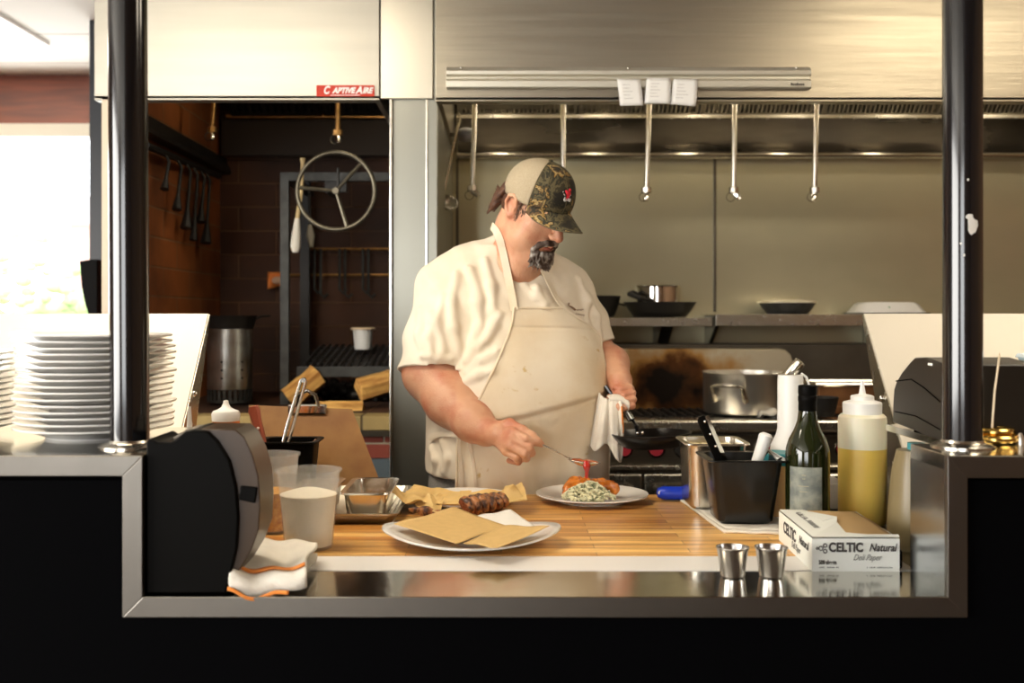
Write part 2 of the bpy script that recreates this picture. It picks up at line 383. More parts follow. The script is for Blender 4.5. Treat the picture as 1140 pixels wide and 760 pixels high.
M['filter_steel'] = mat('filter_steel', (.30, .27, .21), .4, .9)
hl = thing('exhaust_hood', 'pale bright steel exhaust hood above the brick grill bay', 'hood', (-.88, 4.2, hz))
b = hood_box(MB(), -1.356, -.406, y1=4.9); part('canopy', b, M['steel_left'], hl, smooth=False, bevel=.002)
baffles(hl, -1.20, -.38, 2, 4.80, 2.235, 4.35, 2.6, M['iron'], pitch=.032)
part('back_panel', MB().box(-1.25, -.38, 4.83, 4.86, 2.06, 2.235), mat('dark_brown_panel', (.03, .018, .010), .6, .3), hl, smooth=False)  # even dark brown panel
part('filter_rail', MB().box(-1.22, -.38, 4.79, 4.83, 2.222, 2.236), M['copper'], hl, smooth=False)
sgn = part('sign_plate', MB().box(U(352, 3.59), U(416.5, 3.59), 3.594, 3.5998, V(107, 3.59), V(94.5, 3.59)), mat('sign_red', (.55, .035, .012), .6), hl, smooth=False)
sgn['label'] = 'red maker sign with white slanted capital letters'
cx = U(384.3, 3.59)
T = frame((cx, 3.5935, V(100.2, 3.59)), (1, 0, 0), (0, 0, 1))
merged = text_mb('APTIVE', .026, frame((cx-.006, 3.5935, V(100.7, 3.59)), (1, 0, 0), (0, 0, 1)), bold=.0013, shear=.3, width=.080)
merge(merged, text_mb('C', .036, frame((cx-.064, 3.5935, V(100.4, 3.59)), (1, 0, 0), (0, 0, 1)), bold=.0014, shear=.3, width=.021))
merge(merged, text_mb('A', .033, frame((cx+.045, 3.5935, V(100.4, 3.59)), (1, 0, 0), (0, 0, 1)), bold=.0013, shear=.3, width=.024))
merge(merged, text_mb('IRE', .026, frame((cx+.073, 3.5935, V(100.7, 3.59)), (1, 0, 0), (0, 0, 1)), bold=.0013, shear=.3, width=.036))
merged.box(cx-.05, cx+.05, 3.593, 3.594, V(106, 3.59), V(105.4, 3.59))
part('lettering', merged, M['white_ink'], sgn, smooth=False, local=False)
fl = thing('filler_panel', 'narrow bright steel panel between the two hoods above the column', 'panel', (-.31, 3.6, hz))
part('face', MB().box(-.402, -.228, 3.604, 3.625, hz+.002, 2.7), mat('filler_steel', (.62, .58, .48), .36, 1, vscale=1.5, rvar=.06), fl, smooth=False, bevel=.002)
hr = thing('exhaust_hood', 'wide brushed steel exhaust hood over the cooking line with order rail on its front', 'hood', (1.1, 4.1, hz))
part('canopy', hood_box(MB(), -.219, 2.9, z0=hz-.005), M['steel_h'], hr, smooth=False, bevel=.002)
baffles(hr, -.19, 2.89, 6, 4.60, 2.195, 4.20, 2.60, M['filter_steel'], pitch=.0187)
part('filter_rail', MB().box(-.19, 2.88, 4.575, 4.62, 2.180, 2.196), M['steel'], hr, smooth=False, bevel=.002)
part('back_panel', MB().prism([(4.60, 2.18), (4.72, 2.05), (4.745, 2.05), (4.745, 2.18)], 'x', -.19, 2.88), mat('patchy_panel', (.09, .08, .065), .28, .9, stretch=(1, 1, 4), vscale=1.3, col2=(.22, .195, .16), rvar=.1), hr, smooth=False)  # steel panel in two brown-grey tones, patched at random
part('grease_gutter', MB().prism([(4.69+.020*math.cos(a), 2.040+.018*math.sin(a)) for a in np.linspace(PI/2, 3*PI/2, 12)]+[(4.749, 2.022), (4.749, 2.058)], 'x', -.19, 2.88), mat('gutter_steel', (.50, .46, .38), .16, 1), hr)
for k in range(7):
    x = -.0+k*.44
    part('hood_lamp', MB().ball((x, 4.30, 2.33), .035, 16), mat('lamp_globe', (1, .9, .7), .5, emit=(1, .86, .64), estr=32) if k == 0 else bpy.data.materials['lamp_globe'], hr)
part('hood_lamp', MB().ball((-.50, 3.80, 2.36), .04, 16), bpy.data.materials['lamp_globe'], hl)  # added globe in the grill hood, brightens the left brick wall
# order rail
rl = thing('ticket_rail', 'long aluminium ticket rail screwed to the wide hood', 'rail', (U(700, 3.58), 3.6, V(98, 3.58)))
xa, xb = U(497, 3.58), U(903, 3.58)
q = [(3.6, V(98.5, 3.58)), (3.585, V(98.5, 3.58)), (3.577, V(97, 3.58)), (3.575, V(90, 3.58)), (3.590, V(87, 3.58)), (3.590, V(84.5, 3.58)), (3.577, V(83, 3.58)), (3.575, V(79, 3.58)), (3.59, V(74, 3.58)), (3.6, V(73, 3.58))]
part('rail_body', MB().prism(q, 'x', xa, xb), M['alum_rail'], rl, smooth=False, bevel=.001)
for u in (513, 700, 887):
    part('screw', MB().ball((U(u, 3.57), 3.578, V(76, 3.58)), .005, 10), M['chrome'], rl)
mk_ = MB()
for k in range(7): mk_.box(U(881+k*2.2, 3.57), U(882.4+k*2.2, 3.57), 3.5742, 3.5752, V(95.6, 3.58), V(93.4-(k in (0, 3)), 3.58))
part('maker_mark', mk_, M['ink'], rl, smooth=False)
for (a, b_, c_, d_), lab in zip(((687, 88, 714, 119), (720, 87, 748, 117), (750, 88, 778, 120)), ('leftmost white order ticket hanging from the rail', 'middle white order ticket hanging from the rail', 'rightmost white order ticket hanging from the rail, tilted clockwise')):
    k = {687: (-1, .0), 720: (3, -1), 750: (5, -3)}[a]
    y = 3.572
    pts = [(a, b_), (c_-1, b_), (c_-k[0]*.8+ (1 if a == 687 else 0), d_-1+(0)), (a-k[0]+(2 if a==687 else 0), d_+k[1]-1)]
    t_ = MB(); nn = 6
    def fn(i, j, pts=pts):
        uu = (1-j)*((1-i)*pts[0][0]+i*pts[1][0])+j*((1-i)*pts[3][0]+i*pts[2][0])
        vv = (1-j)*((1-i)*pts[0][1]+i*pts[1][1])+j*((1-i)*pts[3][1]+i*pts[2][1])
        p = P(uu, vv, y); p.y = y-.012*math.sin(j*2.2)*(.6+.4*i); return p
    t_.grid(fn, 6, 8); r = thing('order_ticket', lab, 'ticket', P((a+c_)/2, b_, y), group='order tickets on the rail')
    part('paper', t_, M['paper_white'], r, solid=.0004)
    ln = MB()
    for k_ in range(5):
        p0 = fn(.2, .22+k_*.13); p1 = fn(.2+.5*random.uniform(.5, 1), .22+k_*.13)
        ln.tube([p0+Vector((0, -.0008, 0)), p1+Vector((0, -.0008, 0))], .0007, 4)
    part('handwriting', ln, mat('pencil', (.45, .42, .40), .8) if 'pencil' not in bpy.data.materials else bpy.data.materials['pencil'], r)

# suppression drops
def drop(u_top, u, v_end, Y, lab, m, ang=.3, r=.0098):
    r0 = thing('suppression_nozzle', lab, 'nozzle', (U(u_top, Y), Y, V(v_end, Y)), group=None)
    part('drop_pipe', MB().tube([(U(u_top, Y), Y, 2.699), (U(u_top, Y), Y, V(112, Y)), P(u, v_end-14, Y)], r, 12), m, r0)
    p = P(u, v_end-13, Y)
    b = MB(); b.lathe([(.012, .004), (.019, 0), (.019, -.018), (.013, -.022)], p, 8)
    part('coupling', b, m, r0)
    d = Vector((math.sin(ang), -.2, -math.cos(ang))).normalized()
    part('nozzle_tip', MB().tube([p+Vector((0, 0, -.02)), p+d*.035, p+d*.050], [.011, .012, .009], 10), M['chrome'], r0)
    ring = [p+Vector((-.012+.016*math.cos(a), 0, -.035+.016*math.sin(a))) for a in np.linspace(0, 2*PI, 18, endpoint=False)]
    part('cap_ring', MB().tube(ring, .0016, 5, closed=True), M['steel_dark'], r0)
drop(529, 526, 220, 4.05, 'steel suppression pipe with bent nozzle, leftmost under the wide hood', M['steel_bright'], .5)
drop(627, 627, 219, 4.05, 'steel suppression pipe dropping behind the camouflage cap', M['steel_bright'], .1)
drop(723, 720, 222, 4.05, 'steel suppression pipe hanging just below the order tickets', M['steel_bright'], -.1)
drop(818, 817, 222, 4.05, 'steel suppression pipe with nozzle, second from the right', M['steel_bright'], .4)
drop(909, 907, 222, 4.05, 'steel suppression pipe with nozzle, rightmost under the wide hood', M['steel_bright'], -.2)
drop(238, 236, 155, 4.2, 'browned suppression pipe with nozzle near the left brick wall', M['copper'], .0)
drop(376, 376, 158, 4.1, 'browned suppression pipe with nozzle directly above the spoked wheel', M['copper'], .1)
# canister and ladle at the left end of the wide hood
r = thing('gas_canister', 'small round white canister on the wide hood inner side', 'canister', P(520, 150, 4.2))
part('can', MB().lathe([(.001, -.035), (.02, -.034), (.026, -.02), (.028, 0), (.026, .02), (.02, .034), (.001, .035)], P(520, 150, 4.2), 20, Matrix.Rotation(PI/2, 4, 'Y')), M['white_plastic'], r)
part('bracket', MB().box(-.2, -.15, 4.19, 4.21, V(152, 4.2), V(148, 4.2)), M['steel_dark'], r, smooth=False)
r = thing('ladle', 'steel ladle with a long handle hanging beside the column', 'ladle', P(500, 225, 4.1))
part('handle', MB().tube([P(507, 128, 4.1), P(511, 126, 4.1), P(512, 132, 4.1), P(506, 155, 4.1), P(499, 190, 4.1), P(493, 216, 4.1)], [.004, .005, .006, .006, .006, .007], 8), M['steel'], r)
Mx = Matrix.Rotation(.5, 4, 'Y') @ Matrix.Rotation(.75, 4, 'X')
part('bowl', MB().lathe([(.001, -.03), (.02, -.026), (.034, -.012), (.038, .004), (.036, .004), (.032, -.010), (.018, -.023), (.001, -.026)], P(499, 225, 4.1), 24, Mx), M['steel'], r)
# ------------------------------------------------------------------ wall shelves and what stands on them
r = thing('wall_shelf', 'steel wall shelf on the right holding a shallow pan and white tray', 'shelf', (1.4, 4.75, 1.35))
xa = U(797, 4.4)
part('shelf_board', MB().prism([(4.40, 1.350), (4.745, 1.350), (4.745, 1.346), (4.404, 1.346), (4.404, 1.304), (4.40, 1.304)], 'x', xa, 2.9), M['steel'], r, smooth=False, bevel=.001)
for x in (xa+.03, 1.6, 2.4):
    part('bracket', MB().prism([(4.42, 1.344), (4.745, 1.344), (4.745, 1.20), (4.70, 1.20)], 'x', x-.012, x+.004), M['steel_dark'], r, smooth=False)
r = thing('wall_shelf', 'steel wall shelf behind the man holding black pans and a steel pot', 'shelf', (.4, 4.75, 1.335))
part('shelf_board', MB().prism([(4.40, 1.336), (4.745, 1.336), (4.745, 1.332), (4.404, 1.332), (4.404, 1.302), (4.40, 1.302)], 'x', -.19, U(793, 4.4)), M['steel'], r, smooth=False, bevel=.001)
for u in (745, 640):
    x = U(u, 4.45); part('bracket', MB().prism([(4.42, 1.331), (4.745, 1.331), (4.745, 1.19), (4.68, 1.19)], 'x', x-.025, x+.022), M['steel_dark'], r, smooth=False)
def skillet(name, lab, cat, c, R, H, m, handle_dir=None, hl=.2, hm=None, hrise=.04, wall=.004, root=True, rv=None):
    r = thing(name, lab, cat, c)
    prof = [(R*.68, 0), (R*.72, .002), (R*.86, H*.45), (R, H), (R-wall*.3, H+.002), (R-wall, H), (R*.85-wall, H*.47), (R*.68, .005), (.002, .004)]
    part('pan_body', MB().lathe([(.002, 0)]+prof, c, 48), m, r)
    if handle_dir is not None:
        d = Vector((math.cos(handle_dir), math.sin(handle_dir), 0)); s0 = Vector(c)+d*(R-.006)+Vector((0, 0, H*.8))
        pts = [s0, s0+d*.03+Vector((0, 0, .008)), s0+d*hl*.5+Vector((0, 0, hrise*.6)), s0+d*hl+Vector((0, 0, hrise))]
        part('handle', MB().tube(pts, [.008, .009, .011, .010], 12, flat=.5), hm or m, r)
    return r
skillet('frying_pan', 'deep black pan on the wall shelf partly behind the man', 'pan', (U(665, 4.55), 4.56, 1.338), .10, .088, M['iron'], 2.6, .12)
skillet('frying_pan', 'wide black pan on the wall shelf under the steel pot', 'pan', (U(735, 4.55), 4.56, 1.338), .152, .062, M['iron'], 2.9, .13)
# steel pot resting in the wide pan
c = (U(732, 4.55), 4.54, 1.346)
r = thing('sauce_pot', 'small shiny steel pot standing in the wide black pan', 'pot', c)
part('pot_body', MB().lathe([(.002, 0), (.088, 0), (.093, .004), (.093, .118), (.098, .122), (.097, .125), (.090, .123), (.089, .006), (.002, .006)], c, 40), M['chrome'], r)
part('handle', MB().tube([Vector(c)+Vector(p) for p in ((-.085, -.03, .085), (-.11, -.04, .095), (-.13, -.09, .088), (-.09, -.12, .07), (-.04, -.10, .06))], [.008, .010, .011, .010, .008], 10), M['iron'], r)
skillet('pie_pan', 'shallow dark pan with a pale rim on the right wall shelf', 'pan', (U(877, 4.55), 4.56, 1.3505), .118, .05, M['soot_iron'])
c = (U(877, 4.55), 4.56, 1.402)
r = thing('lid', 'pale steel lid lying over the shallow dark pan', 'lid', c)
part('lid_disc', MB().lathe([(.002, .012), (.05, .011), (.10, .005), (.121, .001), (.123, -.004), (.119, -.004), (.002, .006)], c, 40), M['alum'], r)
r = thing('serving_tray', 'white rectangular tray turned over on the right wall shelf', 'tray', (U(992, 4.55), 4.56, 1.3505))
x0, x1 = U(957, 4.5), U(1028, 4.5)
rr = []
for z, ins in ((1.351, 0), (1.362, .0), (1.366, .006), (1.392, .022), (1.401, .034)):
    a, b_, c0, c1 = x0+ins, x1-ins, 4.44+ins, 4.70-ins; k = .03
    rr.append([Vector((x, y, z)) for x, y in ((a+k, c0), (b_-k, c0), (b_, c0+k), (b_, c1-k), (b_-k, c1), (a+k, c1), (a, c1-k), (a, c0+k))])
part('tray_shell', MB().rings(rr), M['white'], r, bevel=.003)
part('dark_base', MB().box(x0-.004, x1+.004, 4.436, 4.70, 1.3505, 1.357), M['iron'], r, smooth=False)
b = MB(); b.ball((U(989.5, 4.46), 4.458, V(342.5, 4.46)), .006, 10); part('green_mark', b, mat('green_spot', (.05, .25, .10), .5), r)

# ------------------------------------------------------------------ range
rx0, rx1 = .12, U(968, 3.95)
r = thing('gas_range', 'steel gas range with black grates, red knobs and a scorched backguard', 'range', (.7, 4.1, 0))
part('body', MB().box(rx0, rx1, 4.0, 4.45, .12, .93), M['steel_dark'], r, smooth=False, bevel=.003)
part('front_rail', MB().box(rx0, rx1, 3.94, 4.06, .921, .964), M['steel'], r, smooth=False, bevel=.008)
part('control_panel', MB().box(rx0, rx1, 3.975, 4.0, .80, .905), mat('control_panel_steel', (.30, .26, .20), .3, 1, vscale=3, var=.2), r, smooth=False, bevel=.002)
part('trim_bar', MB().box(rx0, rx1, 3.955, 4.0, .782, .797), M['steel'], r, smooth=False, bevel=.003)
for a, e in ((.13, U(714, 3.98)), (U(717, 3.98), rx1-.01)):
    d = part('oven_door', MB().box(a, e, 3.965, 4.0, .30, .765), M['steel'], r, smooth=False, bevel=.006)
    part('door_handle', MB().tube([(a+.04, 3.965, .715), (a+.04, 3.93, .715), (e-.04, 3.93, .715), (e-.04, 3.965, .715)], .011, 10), M['steel_dark'], d)
for u, m in ((640, 'red'), (695, 'red'), (731, 'red'), (760, 'iron'), (815, 'red'), (850, 'red'), (905, 'iron'), (940, 'red')):
    k = part('knob', MB().lathe([(.001, -.028), (.020, -.027), (.024, -.02), (.026, 0), (.001, 0)], (U(u, 3.965), 3.972, V(500, 3.96)), 24, Matrix.Rotation(-PI/2, 4, 'X') @ Matrix.Scale(-1, 4, (0, 0, 1))), M[m], r)
    part('bezel', MB().lathe([(.028, -.003), (.032, -.003), (.032, .003), (.028, .003)], (U(u, 3.965), 3.972, V(500, 3.96)), 24, Matrix.Rotation(PI/2, 4, 'X'), cap=False), M['chrome'], k)
for q in range(5):
    xa_ = rx0+.03+q*(rx1-rx0-.06)/5; xb_ = xa_+(rx1-rx0-.06)/5-.008; b = MB(); z0, z1 = .945, .966
    for yy in (4.08, 4.24, 4.39): b.box(xa_, xb_, yy, yy+.012, z0, z1)
    for k in range(7):
        xx = xa_+(xb_-xa_-.012)*k/6; b.box(xx, xx+.012, 4.08, 4.40, z0, z1+.004)
    part('burner_grate', b, M['iron'], r, smooth=False)
    part('burner', MB().lathe([(.001, .93), (.05, .93), (.05, .945), (.03, .95), (.001, .95)], ((xa_+xb_)/2, 4.2, 0), 20), M['iron'], r)
def scorched():
    m, nt, b = new_mat('scorched_backguard'); L = nt.links.new
    b.inputs['Metallic'].default_value = .75; b.inputs['Roughness'].default_value = .42
    tc = nt.nodes.new('ShaderNodeTexCoord')
    n = nt.nodes.new('ShaderNodeTexNoise'); n.inputs['Scale'].default_value = 9; n.inputs['Detail'].default_value = 6; L(tc.outputs['Object'], n.inputs['Vector'])
    mp = nt.nodes.new('ShaderNodeMapping'); mp.vector_type = 'POINT'; L(tc.outputs['Object'], mp.inputs['Vector'])
    mp.inputs['Location'].default_value = (.7-U(758, 4.4)+0, 0, -1.03); 
    mp.inputs['Scale'].default_value = (1/.26, 0, 1/.19); mp.inputs['Location'].default_value = (-(U(750, 4.4)-.7)/.26, 0, -1.05/.19)
    g = nt.nodes.new('ShaderNodeVectorMath'); g.operation = 'LENGTH'; L(mp.outputs['Vector'], g.inputs[0])
    ad = nt.nodes.new('ShaderNodeMath'); ad.operation = 'MULTIPLY_ADD'; ad.inputs[1].default_value = 1.5; L(n.outputs['Fac'], ad.inputs[0]); L(g.outputs['Value'], ad.inputs[2])
    r_ = nt.nodes.new('ShaderNodeValToRGB'); e = r_.color_ramp.elements
    e[0].position = .50; e[0].color = (.012, .007, .004, 1); e[1].position = 1.0; e[1].color = (.60, .52, .37, 1)
    k = e.new(.66); k.color = (.11, .040, .010, 1); k = e.new(.80); k.color = (.46, .24, .07, 1)
    sc = nt.nodes.new('ShaderNodeMath'); sc.operation = 'MULTIPLY'; sc.inputs[1].default_value = .5; L(ad.outputs[0], sc.inputs[0])
    L(sc.outputs[0], r_.inputs['Fac']); L(r_.outputs['Color'], b.inputs['Base Color'])
    return m
b = MB(); zt = 1.21; b.prism([(rx0, .93), (U(882, 4.42), .93), (U(882, 4.42), zt-.05), (U(880, 4.42), zt-.025), (U(874, 4.42), zt-.005), (U(868, 4.42), zt), (rx0, zt)], 'y', 4.41, 4.45)
part('backguard', b, scorched(), r, bevel=.006)
b = MB(); b.box(rx0, 2.2, 4.46, 4.74, .93, 1.225)
part('riser_back', b, M['steel_dark'], r, smooth=False)

c = (U(831, 4.15), 4.17, .971)
r = thing('rondeau_pot', 'wide low aluminium pot with loop handles on the range', 'pot', c)
R = U(877, 4.17)-U(831, 4.17)
part('pot_body', MB().lathe([(.002, 0), (R-.012, 0), (R-.003, .006), (R, .016), (R, .150), (R+.004, .156), (R+.002, .159), (R-.005, .157), (R-.006, .01), (.002, .008)], c, 56), M['alum'], r)
for s_, ang in ((1, -2.15), (-1, .5)):
    d = Vector((math.cos(ang), math.sin(ang), 0)); t_ = Vector((-d.y, d.x, 0)); base = Vector(c)+d*(R+.002)
    pts = [base+t_*w_+d*o_+Vector((0, 0, z_)) for w_, o_, z_ in ((-.062, -.004, .055), (-.062, .012, .075), (-.06, .03, .108), (-.045, .036, .114), (0, .04, .115), (.045, .036, .114), (.06, .03, .108), (.062, .012, .075), (.062, -.004, .055))]
    part('loop_handle', MB().tube(pts, [.012, .011, .007, .0065, .0065, .0065, .007, .011, .012], 10), M['steel_bright'], r)
b = MB(); b.grid(lambda i, j: Vector((U(843+26*i, 4.02), 3.99+.06*j, .968+.030*math.sin(PI*i)**.5*math.sin(PI*min(1, j*1.0+.15))+.006*math.sin(9*i+4*j))), 16, 10)
o = part('side_towel', b, M['cloth'], solid=.004); tag(o, 'small crumpled white towel on the range front rail beside the low pot', 'towel')
# roasting pan at the right end of the range
r = thing('roasting_pan', 'steel rectangular pan with brown inside at the right of the range', 'pan', (U(935, 4.1), 4.15, .97))
x0, x1 = U(912, 4.1), U(998, 4.1)
b = MB(); b.box(x0, x1, 4.11, 4.12, 1.0, 1.082); b.box(x0, x1, 4.28, 4.29, 1.0, 1.082); b.box(x0, x0+.01, 4.12, 4.28, 1.0, 1.082); b.box(x1-.01, x1, 4.12, 4.28, 1.0, 1.082); b.box(x0, x1, 4.11, 4.29, .971, 1.002)
part('pan_body', b, mat('browned_steel', (.36, .17, .07), .4, .7, vscale=12, var=.4), r, smooth=False, bevel=.003)
part('rolled_rim', MB().tube([(x0-.01, 4.10, 1.084), (x1+.01, 4.10, 1.084), (x1+.01, 4.30, 1.084), (x0-.01, 4.30, 1.084)], .009, 8, closed=True), M['steel_bright'], r)
skillet('frying_pan', 'small black pan on the range behind the dark wine bottle', 'pan', (U(917, 4.0), 4.02, .972), .06, .07, M['iron'])

# ------------------------------------------------------------------ grill bay contents
gy = 4.2
r = thing('grill_stand', 'grey iron frame carrying the crank wheel and the black grill grate', 'grill', (U(317.5, gy), gy, 1.004))
xl = U(317.5, gy); zt = V(197, gy); s_ = .016
def bar(p0, p1, a=.016): 
    return MB().tube([p0, p1], a*1.35, 4)
b = MB(); b.box(xl-s_, xl+s_, gy-s_, gy+s_, 1.001, zt+s_); part('upright', b, M['soot_iron'], r, smooth=False)
xb = U(340, 4.78); b = MB(); b.box(xb-.02, xb+.02, 4.76, 4.80, 1.001, V(200, 4.78)); part('upright', b, M['iron'], r, smooth=False)
b = MB(); b.box(xl+s_, -.372, gy-s_, gy+s_, zt-s_, zt+s_); part('top_bar', b, M['soot_iron'], r, smooth=False)
b = MB(); b.box(xl-s_, xl+s_, gy+s_, 4.76, zt-s_, zt+s_); part('side_bar', b, M['iron'], r, smooth=False)
b = MB(); b.box(-.5, -.46, gy, gy+.012, V(218, gy), V(212, gy)); 
b = MB(); b.tube([(U(374, gy), 3.96, V(211, 3.95)), (U(374, gy), gy, V(211, 3.95))], .01, 10); b.box(U(362, gy), U(386, gy), gy-.01, gy+.01, V(214, gy), zt); part('axle', b, M['iron'], r)
wc = Vector((U(374, 3.95), 3.95, V(212.5, 3.95))); R = 43*3.95/F
wm = mat('wheel_iron', (.16, .14, .10), .38, .8, vscale=20, var=.3)
wheel = part('crank_wheel', MB().tube([wc+Vector((R*math.cos(a), 0, R*math.sin(a))) for a in np.linspace(0, 2*PI, 64, endpoint=False)], .0085, 12, closed=True), wm, r)
wheel['label'] = 'round spoked hand wheel'
for a in (.83, 3.05, -1.27):
    part('spoke', MB().tube([wc, wc+Vector((R*math.cos(a), 0, R*math.sin(a)))], [.006, .0075], 8), wm, wheel)
part('hub', MB().lathe([(.001, -.012), (.012, -.012), (.014, 0), (.012, .012), (.001, .012)], wc, 16, Matrix.Rotation(PI/2, 4, 'X')), wm, wheel)
part('crank_rod', MB().tube([wc+Vector((.006, .01, .085)), wc+Vector((.008, .01, 0)), wc+Vector((.006, .01, -.03))], .005, 8), M['iron'], wheel)
b = MB(); z0, z1 = V(409, gy), V(383, 4.72); x0 = U(331, gy)
b.box(x0, -.375, gy-.01, gy+.01, z0-.035, z0+.005)
part('grate_front', b, M['soot_iron'], r, smooth=False)
b = MB()
for k in range(14):
    xx = x0+.012+k*.029; d = (z1-z0)
    b.prism([(gy+.01, z0+.0), (4.72, z1), (4.72, z1-.012), (gy+.01, z0-.012)], 'x', xx, xx+.012)
for k in range(7): 
    t_ = (k+.5)/7; b.box(x0, -.375, gy+.5*t_, gy+.5*t_+.012, z0+(z1-z0)*t_-.014, z0+(z1-z0)*t_-.002)
part('grate', b, M['iron'], r, smooth=False)
# coals under the grate
b = MB(); rr_ = random.Random(3)
for k in range(140): b.ball((rr_.uniform(-.78, -.42), rr_.uniform(4.3, 4.72), 1.01+rr_.uniform(0, .05)), rr_.uniform(.015, .03), 7, (1, 1.2, .8))
o = part('charcoal', b, M['iron'], smooth=False); tag(o, 'black charcoal heaped on the hearth under the grate', 'charcoal', kind='stuff')
def log(lab, c, L_, R_, rot, seed):
    rr = random.Random(seed); r = thing('firewood_log', lab, 'log', c, rot, group='split firewood on the hearth')
    pr = [(-1, -.55), (-.3, -.95), (.5, -.8), (1, -.1), (.55, .75), (-.2, .9), (-.85, .35)]
    rings = []
    for k in range(9):
        x = -L_/2+L_*k/8; q = 1+.03*math.sin(k*.6+seed)
        rings.append([Vector((x+.006*rr.uniform(-1, 1), R_*a*q*(1+.025*rr.uniform(-1, 1)), R_*b_*q*(1+.025*rr.uniform(-1, 1)))) for a, b_ in pr])
    part('split_wood', MB().rings(rings), M['log_wood'], r, local=True, smooth=False)
    part('bark', MB().grid(lambda i, j: Vector((-L_/2+L_*i, R_*(-.45+1.1*j)*1.02, -R_*(1.0-.5*(j-.4)**2)*1.04)), 8, 5), mat('bark', (.10, .05, .025), .9) if 'bark' not in bpy.data.materials else bpy.data.materials['bark'], r, local=True, solid=.005)
M['log_wood'] = mat('split_log', (.85, .50, .14), .8, stretch=(2, 12, 12), vscale=5, col2=(.50, .22, .05), bump=.002, bscale=30)
log('split yellow log at the right end of the hearth by the column', P(417, 428, 4.05), .125, .045, (0.3, -.25, .35), 1)
log('split orange log leaning behind the clipboard left of the charcoal', P(337, 430, 4.2), .15, .05, (.2, -.7, .3), 2)
log('low split log lying flat in front of the charcoal', P(378, 453, 3.95), .17, .025, (0, 0, .05), 5)
# plastic tub on the grate
c = P(404, 389, 4.45)
r = thing('plastic_cup', 'small white plastic tub standing on the grill grate', 'tub', c)
part('tub', MB().lathe([(.002, 0), (.031, 0), (.034, .003), (.041, .085), (.041, .088), (.039, .088), (.033, .005), (.002, .005)], c, 32), M['white_plastic'], r)
part('lid', MB().lathe([(.002, .092), (.044, .092), (.051, .088), (.051, .082), (.043, .082)], c, 32), mat('cream_lid', (.75, .58, .38), .4), r)
# chimney starter with black pan on top
c = P(256, 447, 4.2); R = .086; H = (447-366)*4.2/F
r = thing('chimney_starter', 'heat-stained steel charcoal chimney starter on the hearth', 'starter', c)
part('cylinder', MB().lathe([(R*.96, .05), (R, .052), (R, H), (R-.003, H), (R-.003, .055)], c, 48, cap=False), mat('heat_stained_steel', (.48, .47, .44), .32, .9, vscale=7, col2=(.17, .14, .10), rvar=.1, bump=.003, bscale=9), r)
b = MB()
for k in range(26):
    a = 2*PI*k/26; b.box(-.006, .006, -.002, .002, .006, .05, Matrix.Translation(Vector(c)) @ Matrix.Rotation(a, 4, 'Z') @ Matrix.Translation((0, -R+.002, 0)))
b.lathe([(R-.004, 0), (R, 0), (R, .008), (R-.004, .008)], c, 48, cap=False)
part('slotted_base', b, M['soot_iron'], r, smooth=False)
b = MB()
for u in (247, 268):
    for v_ in (403, 412, 421):
        dx = U(u, 4.115)-c.x; b.lathe([(.001, 0), (.004, 0), (.004, .003), (.001, .003)], (c.x+dx, c.y-math.sqrt(R*R-dx*dx)-.001, V(v_, 4.115)), 10, Matrix.Rotation(PI/2, 4, 'X'))
part('vent_hole', b, M['black'], r)
bpy.data.objects['vent_hole']['kind'] = 'stuff'
zc = c.z+H
r = thing('black_pan', 'black flared pan sitting on top of the chimney starter', 'pan', (c.x, c.y, zc))
part('pan_body', MB().lathe([(.002, .002), (.09, .002), (.104, .05), (.106, .052), (.102, .052), (.086, .006), (.002, .006)], (c.x, c.y, zc), 40), M['iron'], r)
part('pan_handle', MB().tube([(c.x+.09, c.y, zc+.035), (c.x+.125, c.y, zc+.050), (c.x+.15, c.y+.02, zc+.050)], .008, 8, flat=.5), M['iron'], r)
# hanging brush and tongs
r = thing('basting_brush', 'tan wooden brush hanging from the grill frame left of the wheel', 'brush', P(336, 176, 4.12))
hm = mat('tan_handle', (.62, .46, .22), .5)
part('handle', MB().tube([P(337, 176, 4.12), P(337, 182, 4.12), P(335, 215, 4.12), P(331, 245, 4.12)], [.011, .007, .008, .009], 10), hm, r)
part('bristle_head', MB().tube([P(331, 243, 4.12), P(330, 260, 4.12), P(329, 274, 4.12), P(329, 281, 4.12)], [.010, .017, .020, .012], 12), M['cloth'], r)
r = thing('mop_head', 'small pale mop head hanging beside the tan brush', 'brush', P(346, 200, 4.3))
part('handle', MB().tube([P(344, 205, 4.3), P(345, 250, 4.3)], .006, 8), M['iron'], r)
part('bristle_head', MB().tube([P(345, 250, 4.3), P(346, 262, 4.3), P(347, 275, 4.3)], [.008, .018, .008], 12), mat('grey_mop', (.30, .27, .2), .9), r)
r = thing('hanging_rag', 'small orange lit rag hung on the back bricks left of the frame', 'rag', P(305, 303, 4.87))
part('cloth', MB().grid(lambda i, j: Vector((U(299+14*i+4*j*i, 4.86), 4.86-.012*math.sin(5*i+2*j)-.008, V(303+(19-6*i)*j, 4.86))), 10, 8), mat('orange_lit_rag', (.85, .25, .05), .8), r, solid=.006)  # warm orange light on the rag put into its colour
part('pale_end', MB().ball(P(309, 312, 4.83), .022, 12, (1.2, .6, .8)), mat('rag_cream', (.65, .42, .28), .9), r)
